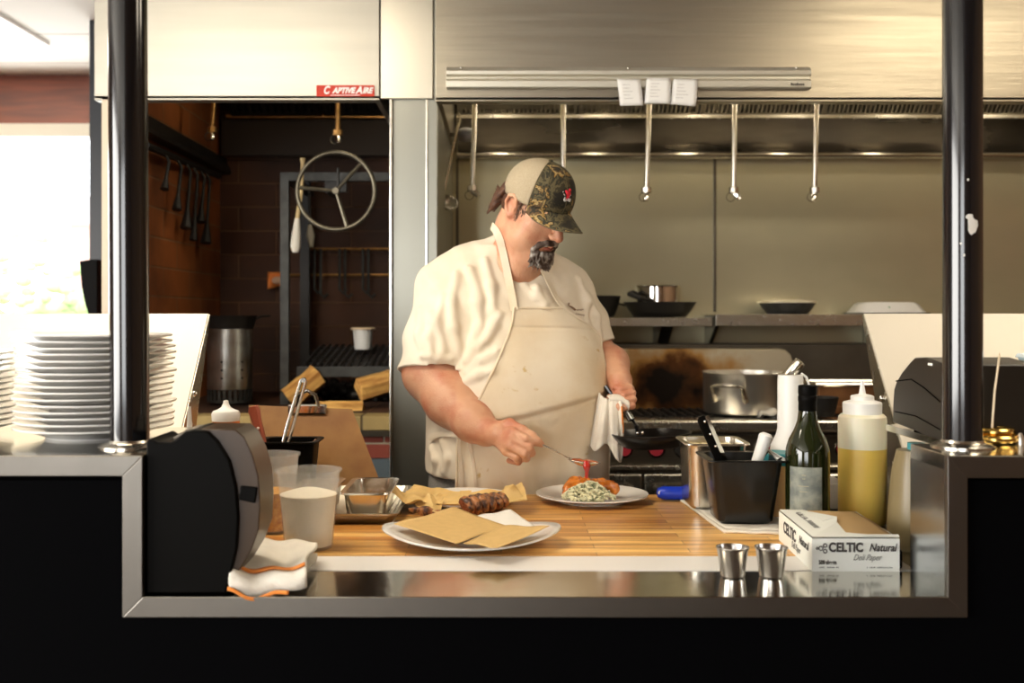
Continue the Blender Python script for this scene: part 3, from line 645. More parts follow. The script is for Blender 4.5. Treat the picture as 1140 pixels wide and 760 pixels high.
# tool rack on the back wall
r = thing('tool_rack', 'dark iron rack with hanging grill tools on the back bricks', 'rack', (U(378, 4.85), 4.88, 1.5))
for v_ in (277, 306): part('rack_bar', MB().tube([(U(322, 4.86), 4.86, V(v_, 4.86)), (-.4, 4.86, V(v_, 4.86))], .006, 8), M['copper'], r)
for k, u in enumerate((350, 357, 378, 384, 404, 410)):
    e = 326 if k % 2 == 0 else 331
    part('skewer', MB().tube([P(u, 277, 4.84), P(u, 300, 4.83), P(u, e-4, 4.83), P(u+4, e, 4.83), P(u+8, e-4, 4.83)], .006, 8), M['soot_iron'], r)
# tool bar along the left brick wall
r = thing('tool_rack', 'dark iron bar with hanging tools along the left brick wall', 'rack', (-1.25, 4.3, 1.8))
part('rack_bar', MB().tube([(-1.235, 3.75, V(170, 3.93)), (-1.235, 4.72, V(196, 4.72))], .014, 8), M['iron'], r)
for k, y in enumerate((3.95, 4.10, 4.22, 4.32, 4.42, 4.50)):
    zz = 1.94-.0+(1.95-1.94)*k; L_ = (.14, .20, .26, .30, .22, .30)[k]
    part('hanging_tool', MB().tube([(-1.235, y, 1.945), (-1.215, y+.005, 1.91), (-1.225, y, 1.945-L_*.7), (-1.225, y-.02, 1.945-L_)], [.005, .006, .007, .016+.004*(k % 3)], 8), M['iron'], r)
TZ = .90      # table height
# ------------------------------------------------------------------ prep table and boards
r = thing('prep_table', 'steel prep table behind the pass window', 'table', (0, 2.3, 0))
part('table_top', MB().box(-1.3, 1.3, 1.93, 2.722, .835, .86), M['steel_sill'], r, smooth=False, bevel=.002)
part('front_edge', MB().box(-.60, .735, 1.912, 2.024, .862, .8995), mat('front_edge_steel', (.90, .88, .85), .4, .2), r, smooth=False, bevel=.002)
part('side_plate', MB().box(.735, 1.3, 1.935, 2.70, .862, .8985), M['steel_sill'], r, smooth=False)
part('side_plate', MB().box(-1.3, -.60, 1.935, 2.70, .862, .8985), M['steel_sill'], r, smooth=False)
for x in (-1.22, 1.22):
    for y in (2.0, 2.68): part('leg', MB().tube([(x, y, 0), (x, y, .84)], .02, 12), M['steel_dark'], r)
o = part('cutting_board', MB().box(-.598, .733, 2.028, 2.712, .862, .90), M['butcher'], smooth=False, bevel=.004)
tag(o, 'long butcher block board of yellow and brown staves on the table', 'board')

# slanted steel panels left and right
for nm, s_, x in (('left', -1, -.686), ('right', 1, .85)):
    r = thing('slanted_panel', 'pale slanted steel panel behind the stack of plates' if s_ < 0 else 'pale slanted steel panel behind the right black post', 'panel', (x, 2.3, .8985))
    xo = x+s_*.75
    part('face_plate', MB().prism([(2.53, 1.353), (2.26, 1.042), (2.264, 1.038), (2.536, 1.349)], 'x', min(x, xo), max(x, xo)), M['panel'], r, smooth=False)
    part('side_plate', MB().prism([(2.534, 1.351), (2.27, 1.045), (2.25, .899), (2.40, .899), (2.39, 1.03), (2.542, 1.351)], 'x', x-.002, x+.002), M['steel'], r, smooth=False)
    part('side_plate', MB().prism([(2.534, 1.351), (2.27, 1.045), (2.25, .899), (2.40, .899), (2.39, 1.03), (2.542, 1.351)], 'x', xo-.002, xo+.002), M['steel'], r, smooth=False)
    for z in ((1.175,) if s_ < 0 else (1.165,)):
        part('bolt', MB().ball((x-s_*.004, 2.40, z), .008, 12), M['chrome'], r)

# ------------------------------------------------------------------ plates
ordn = ['topmost', 'second from the top', 'third from the top', 'fourth from the top', 'fifth from the top', 'sixth from the top', 'seventh from the top', 'eighth from the top',
        'ninth from the top', 'tenth from the top', 'eleventh from the top', 'twelfth from the top', 'thirteenth from the top', 'fourteenth from the top', 'fifteenth from the top', 'bottom one']
def plate_prof(R, h=.021):
    return [(.002, .003), (R*.56, .003), (R*.57, 0), (R*.60, 0), (R*.62, .004), (R*.80, h*.62), (R*.995, h-.002), (R, h), (R*.995, h+.0015), (R*.80, h*.62+.0045), (R*.62, .0085), (.002, .008)]
r0 = thing('dinner_plate', 'x', 'plate', (0, 0, 0))
part('plate_body', MB().lathe(plate_prof(.141), seg=64), M['white'], r0, local=True)
def place_plate(loc, label, group, rot=(0, 0, 0), first=[]):
    if not first: o = r0; first.append(1)
    else: o = copy_tree(r0)
    o.location = loc; o.rotation_euler = rot; o['label'] = label
    if group: o['group'] = group
    elif 'group' in o: del o['group']
    return o
rr_ = random.Random(11)
for i in range(16):
    k = 15-i
    place_plate((-.752+rr_.uniform(-.004, .004), 2.0+rr_.uniform(-.003, .003), 1.1265+i*.0112), 'white plate of the tall stack behind the left post, %s' % ordn[k], 'plates in the tall stack', (rr_.uniform(-.004, .004), rr_.uniform(-.006, .006)+(.012 if i > 13 else 0), 0))
for i in range(13):
    k = 12-i; lab = ordn[k] if k < 12 else 'bottom one'
    place_plate((-1.052+rr_.uniform(-.004, .004), 2.0, 1.1265+i*.0112), 'white plate of the shadowed stack at the left picture edge, %s' % lab, 'plates in the stack cut by the left edge', (0, rr_.uniform(-.004, .006)+(.03 if i > 10 else 0)*0, 0))
place_plate((U(659, 2.615), 2.615, TZ), 'white plate with glazed chicken and creamy slaw under the spoon', None, (0, 0, 0)).scale = (.965, .965, .9)
pl2 = place_plate((U(516, 2.56), 2.56, TZ), 'white plate carrying grilled meat on yellow paper', None)
pl2.scale = (.93, .93, .9)

# ------------------------------------------------------------------ black printers
def printer_profile(pts, Y): return [(U(u, Y), V(v, Y)) for u, v in pts]
yp = 1.745
r = thing('receipt_printer', 'black receipt printer with a dark brown curved cover on the sill at left', 'printer', (-.48, 1.75, .9))
pr = printer_profile([(163, 660), (163, 491), (168, 487), (176, 492), (191, 492), (196, 489), (207, 480), (216, 478), (232, 480), (243, 491), (256, 512), (263, 540), (266, 575), (264, 610), (257, 640), (252, 660)], yp)
part('case', MB().prism(pr, 'y', 1.742, 1.862), M['black_plastic'], r, bevel=.003)
pr = printer_profile([(222, 477.5), (262, 478), (272, 486), (281, 505), (288, 530), (290, 560), (288, 590), (280, 612), (268, 632), (256, 650), (254, 640), (262, 612), (266, 575), (263, 540), (256, 512), (243, 491), (232, 480)], yp+.006)
part('paper_cover', MB().prism(pr, 'y', 1.750, 1.855), M['brown_plastic'], r, bevel=.004)
pr = printer_profile([(192, 487), (207, 478), (236, 476), (236, 482), (207, 484), (195, 492)], yp+.03)
part('top_lid', MB().prism(pr, 'y', 1.775, 1.85), mat('lid_grey_brown', (.13, .105, .075), .4), r, bevel=.002)
pr = printer_profile([(268, 540), (287, 542), (284, 560), (266, 556)], 1.749)
part('cover_latch', MB().prism(pr, 'y', 1.746, 1.756), M['black_plastic'], r, bevel=.002)

r = thing('receipt_printer', 'matte black receipt printer beside the right black post seen from its side', 'printer', (.84, 2.05, 1.126))
x = .792
def yz(u, v):
    Y = x*F/(u-558.0); return (Y, V(v, Y))
prof = [yz(993.5, 470), yz(1020, 480), yz(1041, 491), (1.925, 1.1265), (1.925, 1.262), yz(1030, 397.5), yz(1018, 398), yz(1013, 403), yz(1004, 414), yz(998, 424), yz(995, 433), yz(994, 448)]
part('case', MB().prism(prof, 'x', x, x+.16), mat('printer_side_plastic', (.018, .014, .010), .35), r, smooth=True, bevel=.003, angle=25)
b = MB(); b.tube([(x-.0008, *yz(998, 424)), (x-.0008, *yz(1015, 422)), (x-.0008, *yz(1030, 432)), (x-.0008, *yz(1047, 447))], .0012, 5)
b.tube([(x-.0008, *yz(997, 458)), (x-.0008, *yz(1020, 463)), (x-.0008, *yz(1047, 478))], .0010, 5)
part('seam', b, M['black'], r)
b = MB(); b.box(x-.001, x+.008, 1.985, 2.005, 1.257, 1.262)
part('lever', b, M['white_plastic'], r, smooth=False, bevel=.001)
part('foot', MB().box(x+.01, x+.15, 1.94, 2.10, 1.1262, 1.131), M['black'], r, smooth=False)

r = thing('steel_topped_box', 'black box with a steel top behind the ticket spike', 'box', (1.15, 2.0, 1.1262))
bx0, bx1 = .955, 1.45
part('box_body', MB().box(bx0, bx1, 1.99, 2.2, 1.1265, 1.212), M['black'], r, smooth=False)
part('steel_top', MB().box(bx0, bx1+.004, 1.984, 2.21, 1.212, 1.222), M['steel'], r, smooth=False, bevel=.001)
c = Vector((1.06, 2.08, 1.2222)); 
rr = []
for z, e in ((0, .0), (.012, .003), (.035, .006), (.040, .012), (.044, .012)):
    rr.append([Vector((1.135+sx*(.095+e), 2.1+sy*(.05+e), 1.2222+z)) for sx, sy in ((-1, -.8), (-.9, -1), (.9, -1), (1, -.8), (1, .8), (.9, 1), (-.9, 1), (-1, .8))])
r = thing('storage_tub', 'pale blue plastic tub on the steel topped box at the right edge', 'tub', (1.135, 2.1, 1.2222))
part('tub_body', MB().rings(rr), mat('pale_blue_plastic', (.36, .50, .58), .35), r)
part('tub_lid', MB().prism([(1.025, 1.266), (1.245, 1.266), (1.24, 1.274), (1.03, 1.274)], 'y', 2.04, 2.16), mat('pale_lid', (.66, .74, .76), .3), r, smooth=False, bevel=.002)
b = MB(); b.grid(lambda i, j: Vector((.962+.095*i, 1.993+.04*j, 1.2225+.022*math.sin(PI*min(1, i*1.05))**.6*(1-.3*j)+.002*math.sin(13*i+8*j))), 16, 8)
o = part('paper_packet', b, M['paper_white'], solid=.002); tag(o, 'crumpled white paper packet between the right post and blue tub', 'packet')

# ticket spike
c = Vector((U(1107, 1.90), 1.905, 1.1262))
r = thing('ticket_spike', 'thin pale spike standing on a coiled brass base by the right post', 'spike', c)
for z, R, rad in ((.0085, .036, .0075), (.021, .030, .0065)):
    part('coil', MB().tube([c+Vector((R*math.cos(a), R*math.sin(a), z)) for a in np.linspace(0, 2*PI, 48, endpoint=False)], rad, 10, closed=True), M['brass'], r)
part('base_disc', MB().lathe([(.001, .002), (.03, .002), (.03, .012), (.02, .024), (.004, .026), (.001, .026)], c, 32), M['brass'], r)
part('spindle', MB().tube([c+Vector((-.002, 0, .02)), c+Vector((.003, 0, .09)), c+Vector((.011, 0, .150)), c+Vector((.0115, 0, .158))], [.0024, .0024, .0022, .0008], 8), mat('pale_wire', (.75, .62, .42), .4, .6), r)
c2 = c+Vector((.034, -.03, 0))
r = thing('glass_peg', 'tiny clear peg in front of the brass coil base', 'peg', c2)
part('peg_body', MB().lathe([(.001, 0), (.007, 0), (.006, .012), (.003, .019), (.001, .02)], c2, 14), M['alum'], r)

# ------------------------------------------------------------------ left group
c = Vector((U(338, 2.04), 2.04+.052, TZ))
def cup(name, lab, c, R0, R1, H, fillm, fh, filltop):
    r = thing(name, lab, 'container', c)
    part('cup_wall', MB().lathe([(.002, .002), (R0-.002, .001), (R0, .004), (R1-.004, H*.80), (R1-.003, H*.81), (R1-.001, H*.97), (R1+.003, H*.975), (R1+.003, H), (R1-.002, H), (R1-.005, H*.82), (R0-.0015, .006), (.002, .004)], c, 48), M['clear_cup'], r)
    Rt = R0+(R1-R0)*fh/H-.003
    prof = [(.002, .006), (R0-.003, .007), (Rt, fh)]
    b = MB(); b.lathe(prof, c, 40, cap=True)
    part('contents', b, fillm, r)
    return r
M['clear_cup'] = glassy('frosted_clear_plastic', (.80, .80, .78), .1, .2)
flour = mat('pale_flour', (.95, .86, .68), .95, bump=.003, bscale=60, var=.08, vscale=30)
r = cup('deli_container', 'clear plastic tub of pale flour on the board edge', c, .047, .061, .152, flour, .105, None)
part('flour_mound', MB().lathe([(.001, .118), (.02, .115), (.045, .108), (.055, .104)], c+Vector((0, 0, 0)), 30, cap=False), flour, r)
c = Vector((U(301, 2.25), 2.25, TZ))
corn = mat('toasted_crumb', (.80, .42, .06), .8, bump=.006, bscale=120, col2=(.45, .16, .02), vscale=90)
r = cup('deli_container', 'clear tub of golden crumbs behind the flour tub', c, .045, .059, .162, corn, .085, None)
# bottles behind the printer
def lathe_bottle(name, lab, c, parts_, group=None):
    r = thing(name, lab, 'bottle', c, group=group)
    for nm, prof, m in parts_: part(nm, MB().lathe(prof, c, 40), m, r)
    return r
cp = Vector((U(251.5, 2.3), 2.3, TZ))
lathe_bottle('squeeze_bottle', 'squeeze bottle of orange sauce with a white cap behind the printer', cp,
  [('bottle_body', [(.002, 0), (.027, 0), (.029, .003), (.029, .222), (.027, .226), (.002, .227)], mat('orange_sauce_plastic', (.82, .22, .012), .3)),
   ('cap', [(.002, .225), (.029, .225), (.030, .240), (.027, .246), (.018, .249), (.010, .254), (.006, .262), (.005, .268), (.002, .269)], M['white_plastic'])])
cp = Vector((U(211, 2.22), 2.22, TZ))
lathe_bottle('squeeze_bottle', 'squeeze bottle whose thin white tip pokes above the black printer', cp,
  [('bottle_body', [(.002, 0), (.030, 0), (.031, .003), (.031, .17), (.002, .178)], M['white_plastic']),
   ('cap', [(.002, .175), (.029, .178), (.028, .19), (.012, .196), (.006, .215), (.003, .262), (.001, .262)], M['white_plastic'])])
# clipboard
r = thing('clipboard', 'brown hardboard clipboard leaning upright behind the black tool bin', 'clipboard', (U(350, 2.55), 2.5, TZ))
q = [P(277, 451, 2.80), P(392, 455.5, 2.80), P(429, 551, 2.712), P(287, 551, 2.712)]
def quadgrid(q, n=12, wob=0): 
    def fn(i, j):
        p = (q[0]*(1-i)+q[1]*i)*(1-j)+(q[3]*(1-i)+q[2]*i)*j
        return p
    return fn
brown = mat('hardboard_brown', (.36, .175, .045), .42, col2=(.24, .10, .022), vscale=9)
part('board', MB().grid(quadgrid(q), 10, 10), brown, r, smooth=False, solid=.005)
b = MB(); m_ = P(343, 452, 2.80); b.box(m_.x-.05, m_.x+.05, m_.y-.016, m_.y-.004, m_.z-.02, m_.z+.006)
cl = part('clip', b, M['chrome'], r, smooth=False, bevel=.004)
part('clip_arch', MB().tube([m_+Vector((-.03, -.012, 0)), m_+Vector((-.022, -.016, .03)), m_+Vector((0, -.016, .042)), m_+Vector((.022, -.016, .03)), m_+Vector((.03, -.012, 0))], .005, 8), M['chrome'], cl)
# tool bins (black sixth pans) 
def bin_(name, lab, cat, x0, x1, y0, y1, z0, z1, m, taper=.012, rim=.010, wall=.003, corner=.018):
    r = thing(name, lab, cat, ((x0+x1)/2, (y0+y1)/2, z0))
    def ring(ins, z, k=corner):
        a, b_, c0, c1 = x0+ins, x1-ins, y0+ins, y1-ins; out = []
        for cx_, cy_, a0 in ((b_-k, c1-k, 0), (a+k, c1-k, 90), (a+k, c0+k, 180), (b_-k, c0+k, 270)):
            for t_ in range(0, 91, 18): out.append(Vector((cx_+k*math.cos(math.radians(a0+t_)), cy_+k*math.sin(math.radians(a0+t_)), z)))
        return out
    R = [ring(taper+rim+.006, z0), ring(taper+rim, z0+.006), ring(rim+.001, z1-.012), ring(rim, z1-.006), ring(.002, z1-.005), ring(0, z1-.003), ring(.001, z1), ring(rim+.004, z1-.001), ring(rim+wall+.002, z1-.012), ring(taper+rim+wall, z0+.012), ring(taper+rim+.012, z0+.008)]
    part('pan_body', MB().rings(R), m, r)
    return r
bin_('tool_bin', 'low black bin of tools in front of the clipboard', 'bin', U(284, 2.58), U(353, 2.58), 2.575, 2.705, TZ, V(492, 2.58), M['black_plastic'])
def tongs(lab, p0, p1, w, m, cat='tongs', gap=.012):
    r = thing('tongs', lab, cat, p0)
    d = (p1-p0); n = d.cross(Vector((0, 1, 0))).normalized()
    for s_ in (-1, 1):
        A = p0+n*s_*.004; B_ = p0.lerp(p1, .5)+n*s_*gap; C_ = p1+n*s_*gap*.8
        part('arm', MB().tube([A, B_, C_], [w*.7, w, w*.9], 10, flat=.55), m, r)
    part('hinge', MB().lathe([(.001, -.008), (.006, -.008), (.006, .008), (.001, .008)], p1+Vector((0, 0, 0)), 12, Matrix.Rotation(PI/2, 4, 'X')), M['chrome'], r)
    return r
tongs('shiny steel tongs leaning in the low black bin', P(310, 520, 2.62), P(338, 423, 2.66), .008, M['steel'], gap=.007)
r = thing('ladle', 'steel spoon handle leaning over the right rim of the low black bin', 'spoon', P(325, 515, 2.64))
part('handle', MB().tube([P(325, 525, 2.64), P(340, 500, 2.64), P(352, 489, 2.64)], [.005, .004, .006], 8, flat=.5), M['chrome'], r)
# knife with rivets
r = thing('chef_knife', 'knife with a red brown riveted handle standing in the low bin', 'knife', P(286, 510, 2.61))
k0, k1 = P(293, 500, 2.61), P(282, 452, 2.61)
d = (k1-k0).normalized(); n = Vector((d.z, 0, -d.x))
b = MB(); b.rings([[k0+d*(t_*(k1-k0).length)+n*sx*w_+Vector((0, sy*.009, 0)) for sx, sy in ((-1, -.5), (-.6, -1), (.6, -1), (1, -.5), (1, .5), (.6, 1), (-.6, 1), (-1, .5))] for t_, w_ in ((0, .010), (.3, .012), (.65, .011), (.9, .014), (1, .010))])
part('handle', b, mat('red_brown_handle', (.42, .10, .055), .4), r)
for t_ in (.25, .5): part('rivet', MB().ball(k0.lerp(k1, t_)+Vector((.002, -.010, 0)), .0035, 10), M['white'], r)
part('blade', MB().prism([(k0.x-.012, k0.z+.004), (k0.x+.012, k0.z+.004), (k0.x+.014, k0.z-.12), (k0.x-.01, k0.z-.10)], 'y', 2.609, 2.611), M['chrome'], r, smooth=False)
# sheet tray with steel pans
tx0, tx1, ty0, ty1 = -.487, -.222, 2.315, 2.57+.13
def ringr(x0, x1, y0, y1, z, k=.02):
    out = []
    for cx_, cy_, a0 in ((x1-k, y1-k, 0), (x0+k, y1-k, 90), (x0+k, y0+k, 180), (x1-k, y0+k, 270)):
        for t_ in range(0, 91, 18): out.append(Vector((cx_+k*math.cos(math.radians(a0+t_)), cy_+k*math.sin(math.radians(a0+t_)), z)))
    return out
r = thing('sheet_tray', 'steel sheet tray on the board holding small steel pans', 'tray', (tx0, ty0, TZ))
def rr2(i, z): return ringr(tx0+i, tx1-i, ty0+i, ty1-i, z)
part('tray_body', MB().rings([rr2(.014, TZ+.0005), rr2(.004, TZ+.018), rr2(-.002, TZ+.020), rr2(-.002, TZ+.024), rr2(.005, TZ+.024), rr2(.017, TZ+.004)]), mat('tray_aluminium', (.50, .46, .38), .3, 1, vscale=12, rvar=.1), r)
part('ribs', (lambda b: ([b.box(-.238-.012*k, -.232-.012*k, ty0+.03, ty1-.03, TZ+.004, TZ+.0055) for k in range(3)], b)[1])(MB()), M['alum'], r, smooth=False)
for x0_, x1_, lab in ((-.352, -.240, 'small steel pan on the sheet tray, the right one'), (-.478, -.366, 'small steel pan on the sheet tray, partly behind the flour tub')):
    bin_('steel_pan', lab, 'pan', x0_, x1_, 2.335, 2.565, TZ+.0045, V(549, 2.335), M['steel_bright'], taper=.006, rim=.008, corner=.022)
b = MB(); b.ball((-.295, 2.45, .925), .03, 16, (1.3, 2.4, .5)); o = part('brown_spice', b, mat('brown_rub', (.30, .13, .04), .9, bump=.003, bscale=100)); tag(o, 'brown spice rub inside the right small steel pan', 'spice')

# towel on the sill
def towel_layer(b, outline, zf, n=22, m=14):
    pass
r = thing('folded_towel', 'folded white towel with orange stripes hanging on the sill corner', 'towel', P(298, 650, 1.78))
P4 = [P(274, 616, 1.99), P(353, 613, 1.99), P(340, 655, 1.75), P(254, 652, 1.745)]
def tw(lift, sh=0):
    def fn(i, j):
        p = (P4[0]*(1-i)+P4[1]*i)*(1-j)+(P4[3]*(1-i)+P4[2]*i)*j
        z = .902+lift+.006*math.sin(6*i+2*j)*(.5+j*.5)+.004*math.sin(11*i-5*j)+.012*(1-j)
        y = p.y; 
        if y < 1.752: z -= (1.752-y)*.4
        return Vector((p.x+.004*math.sin(7*j)-(j-.5)*0, y-.003*math.sin(9*i), z))
    return fn
def folded(b):
    # one strip of cloth folded over at its near edge: bottom layer, a round front fold, top layer
    n = 26
    def prof(t_):   # t in 0..1 from the lower back edge round the front to the upper back edge; returns (j, lift)
        if t_ < .4: return (.05+.92*t_/.4, .004)
        if t_ < .6:
            a = (t_-.4)/.2*PI; return (.97+.055*math.sin(a), .004+.012*(1-math.cos(a)))
        return (.97-.95*(t_-.6)/.4, .028-.006*(t_-.6)/.4)
    def fn(i, t_):
        j, l = prof(t_); base = tw(l)(i, min(j, 1)); 
        if j > 1: base.y -= (j-1)*.2
        return base
    b.grid(fn, 30, 44); return b
part('cloth', folded(MB()), M['cloth'], r, solid=.005)
b = MB(); b.grid(lambda i, j: (lambda p: Vector((p.x, p.y-.006*math.sin(PI*j), p.z)))(tw(.033, 0)(i*.97+.01, .86+.05*j)), 30, 4)
part('stripe', b, M['orange_stripe'], r, solid=.003)
b = MB(); b.grid(lambda i, j: (lambda p: Vector((p.x, p.y-.0165-.001*j, p.z+.006-.006*j)))(tw(.002, 0)(i*.78+.01, 1)), 30, 3)
part('stripe', b, M['orange_stripe'], r, solid=.003)
# ------------------------------------------------------------------ front platter and papers
pc = Vector((U(525, 2.13), 2.13, TZ))
r = thing('platter', 'white curved oval platter at the board edge covered with brown paper', 'platter', pc)
def platter(i, j):
    a = 2*PI*i; q = j; x = .176*q*math.cos(a); y = .128*q*math.sin(a)
    z = .004+.030*(abs(x)/.176)**2.2+.012*(abs(y)/.128)**2*(q**2)
    return pc+Vector((x, y, z))
part('platter_body', MB().grid(platter, 64, 12, closeu=True), M['white'], r, solid=.004)
part('foot', MB().lathe([(.03, 0), (.05, 0), (.05, .007), (.03, .007)], pc, 32), M['white'], r)
def sheet(name, lab, cat, q, lift, m, bend=.004, n=16, solid=.0005, group=None, fold=None):
    r = thing(name, lab, cat, (q[0]+q[2])/2, group=group)
    def fn(i, j):
        p = (q[0]*(1-i)+q[1]*i)*(1-j)+(q[3]*(1-i)+q[2]*i)*j
        return Vector((p.x, p.y, p.z+bend*math.sin(PI*i*.9+.3)*math.sin(PI*j+.2)+.0012*math.sin(9*i+4*j)+lift))
    part('paper', MB().grid(fn, n, n), m, r, solid=solid); return r
def Q(*pts, z=.93):
    out = []
    for u, v in pts:
        Y = (CZ-z)*F/(v-349.0); out.append(Vector((U(u, Y), Y, z)))
    return out
def Qz(*pts):
    out = []
    for u, v, z in pts:
        Y = (CZ-z)*F/(v-349.0); out.append(Vector((U(u, Y), Y, z)))
    return out
sheet('deli_paper', 'white deli paper corner under the brown sheets on the platter', 'paper', Qz((531, 574, .929), (569, 567, .931), (600, 588, .929), (548, 594, .925)), 0, M['paper_white'], .001, group=None)
sheet('deli_paper', 'large brown deli paper on the left of the platter', 'paper', Qz((438, 584, .938), (506, 565, .934), (566, 587, .930), (508, 606, .926)), .002, M['paper_tan'], -.003)
sheet('deli_paper', 'brown deli paper on the right of the platter', 'paper', Qz((562, 587, .932), (612, 588, .940), (554, 613, .926), (516, 607, .926)), .0045, M['paper_tan'], -.002)

# meat on paper (second plate)
r = thing('deli_paper', 'yellow crumpled paper lining the plate of grilled meat', 'paper', P(515, 560, 2.5))
ypap = mat('greased_yellow_paper', (.76, .52, .20), .6, vscale=20, var=.15)
pcn = Vector((U(514, 2.54), 2.525, TZ+.02))
def yp_(i, j):
    x = -.142+.285*i; y = -.10+.17*j
    edge = max(abs(i-.5)*2, abs(j-.5)*1.4)
    z = .004+.022*max(0, edge-.62)/.38*(1+.5*math.sin(11*i+6*j))+.003*math.sin(23*i)*math.sin(17*j)
    if i < .3 and j < .7: z += .006*math.sin(30*i+8*j)
    return pcn+Vector((x+.05*(j-.5)*(1 if i < .5 else -.4), y+.012*math.sin(7*i), z))
part('paper', MB().grid(yp_, 44, 30), ypap, r, smooth=False, solid=.0006)
b = MB(); q = Qz((556, 560, .925), (562, 541, .955), (572, 538.5, .965), (585, 556, .93))
b.grid(lambda i, j: (q[0]*(1-i)+q[3]*i)*(1-j)+(q[1]*(1-i)+q[2]*i)*j+Vector((0, .006*math.sin(PI*j), 0)), 8, 8)
part('paper_corner', b, ypap, r, solid=.0006)
q2 = Qz((455, 562, .915), (472, 549, .945), (494, 556, .93), (488, 574, .915))
part('paper_corner', MB().grid(lambda i, j: (q2[0]*(1-i)+q2[3]*i)*(1-j)+(q2[1]*(1-i)+q2[2]*i)*j+Vector((0, 0, .006*math.sin(9*i+5*j))), 12, 8), ypap, r, solid=.0006)
r_sl = random.Random(5); b = MB(); cc = Vector((U(655, 2.56), 2.562, .912))
for k in range(330):
    a = r_sl.uniform(0, 2*PI); q = r_sl.random()**.6; h = (1-q**1.6)*.036*r_sl.uniform(.75, 1.05)
    c_ = cc+Vector((.058*q*math.cos(a)*1.05, .036*q*math.sin(a), .004+h)); L_ = r_sl.uniform(.010, .020); th = r_sl.uniform(0, 2*PI); ti = r_sl.uniform(-.6, .6)
    d = Vector((math.cos(th)*math.cos(ti), math.sin(th)*math.cos(ti), math.sin(ti)))*L_; up_ = Vector((r_sl.uniform(-1, 1), r_sl.uniform(-1, 1), r_sl.uniform(.2, 1))).normalized()*L_*.3
    b.tube([c_-d*.5, c_-d*.2+up_*.8, c_+d*.2+up_, c_+d*.5], r_sl.uniform(.0020, .0034), 5)
b.ball(cc+Vector((0, 0, .006)), .030, 14, (1.4, .8, .7))
o = part('slaw', b, mat('creamy_herb_slaw', (.78, .74, .50), .45, col2=(.11, .15, .06), vscale=95, thr=(.50, .66), bump=.001, bscale=300)); tag(o, 'mound of creamy green slaw in front of the glazed chicken', 'slaw', kind='stuff')

# blue handled knife
r = thing('knife', 'knife with a thick blue plastic handle beside the steel pans', 'knife', P(745, 556, 2.6))
k0 = Vector((U(731, 2.62), 2.62, .919)); k1 = Vector((U(800, 2.60), 2.60, .919))
b = MB(); n_ = 20; rg = []
for t_, w_, h_ in ((0, .004, .004), (.02, .012, .011), (.10, .019, .016), (.25, .018, .0165), (.55, .017, .0165), (.8, .020, .018), (.97, .021, .018), (1, .016, .014)):
    c_ = k0.lerp(k1, t_); rg.append([c_+Vector((0, w_*math.cos(2*PI*k/n_), h_*math.sin(2*PI*k/n_))) for k in range(n_)])
part('handle', b.rings(rg), M['blue'], r)
part('hang_hole', MB().lathe([(.001, -.001), (.0045, -.001), (.0045, .001), (.001, .001)], k0+Vector((.006, -.013, .002)), 12, Matrix.Rotation(PI/2, 4, 'X')), M['white_plastic'], r)
b = MB()
for k in range(6): b.box(k0.x+.031+k*.0036, k0.x+.0335+k*.0036, k0.y-.0195, k0.y-.0175, .917, .917+(.006 if k in (0, 3, 4) else .004))
part('handle_mark', b, mat('gold_print', (.55, .4, .12), .5), r, smooth=False)
part('blade', MB().prism([(k1.x, .90+.001), (k1.x+.13, .901), (k1.x+.12, .903), (k1.x, .903)], 'y', 2.575, 2.62), M['chrome'], r, smooth=False)

# ------------------------------------------------------------------ right group
q = Q((757, 557), (868, 560), (870, 594), (806, 592), z=.903)
r = thing('folded_towel', 'flat folded white towel under the black and steel bins', 'towel', q[3])
part('cloth', MB().grid(lambda i, j: (lambda p: Vector((p.x, p.y, .9035+.0008*math.sin(12*i+5*j))))((q[0]*(1-i)+q[1]*i)*(1-j)+(q[3]*(1-i)+q[2]*i)*j), 20, 20), M['cloth'], r, solid=.005)
part('cloth_fold', MB().grid(lambda i, j: (lambda p: Vector((p.x+.006, p.y+.01, .908+.001*math.sin(9*i+7*j))))((q[0]*(1-i)+q[1]*i)*(1-j)+(q[3]*(1-i)+q[2]*i)*j), 16, 16), M['cloth'], r, solid=.002)
zb = .9095
bin_('steel_pan', 'deep steel pan behind the black bin on the folded towel', 'pan', .416, .566, 2.435, 2.60, zb, 1.059, M['steel_bright'], taper=.006, rim=.008, corner=.02)
b = MB(); b.box(.44, .545, 2.46, 2.58, 1.025, 1.032); o = part('butter_blocks', (lambda b: ([b.box(.436+.038*k, .470+.038*k, 2.46, 2.575, 1.018, 1.046) for k in range(3)], b)[1])(MB()), mat('pale_yellow_butter', (.85, .72, .42), .5), smooth=False, bevel=.003)
tag(o, 'pale yellow blocks filling the deep steel pan', 'food', kind='stuff')
bin_('tool_bin', 'tall black plastic bin with utensils standing beside the wine bottle', 'bin', .431, .603, 2.245, 2.415, zb, 1.047, M['black_gloss_p'] if 'black_gloss_p' in M else mat('black_polycarbonate', (.008, .008, .008), .22), taper=.016, rim=.012)
r = thing('tongs', 'tongs with black riveted steel handle leaning in the tall black bin', 'tongs', P(800, 520, 2.30))
a0, a1 = P(806, 522, 2.29), P(781, 464, 2.27)
d = (a1-a0).normalized(); n = d.cross(Vector((0, 1, 0))).normalized(); rg = []
for t_, w_ in ((-.8, .008), (0, .0095), (.5, .0105), (.85, .012), (.97, .011), (1.02, .006)):
    c_ = a0+(a1-a0)*t_; rg.append([c_+n*w_*sx+Vector((0, sy*.006, 0)) for sx, sy in ((-1, -.4), (-.7, -1), (.7, -1), (1, -.4), (1, .4), (.7, 1), (-.7, 1), (-1, .4))])
part('handle', MB().rings(rg), M['black_plastic'], r)
rg = []
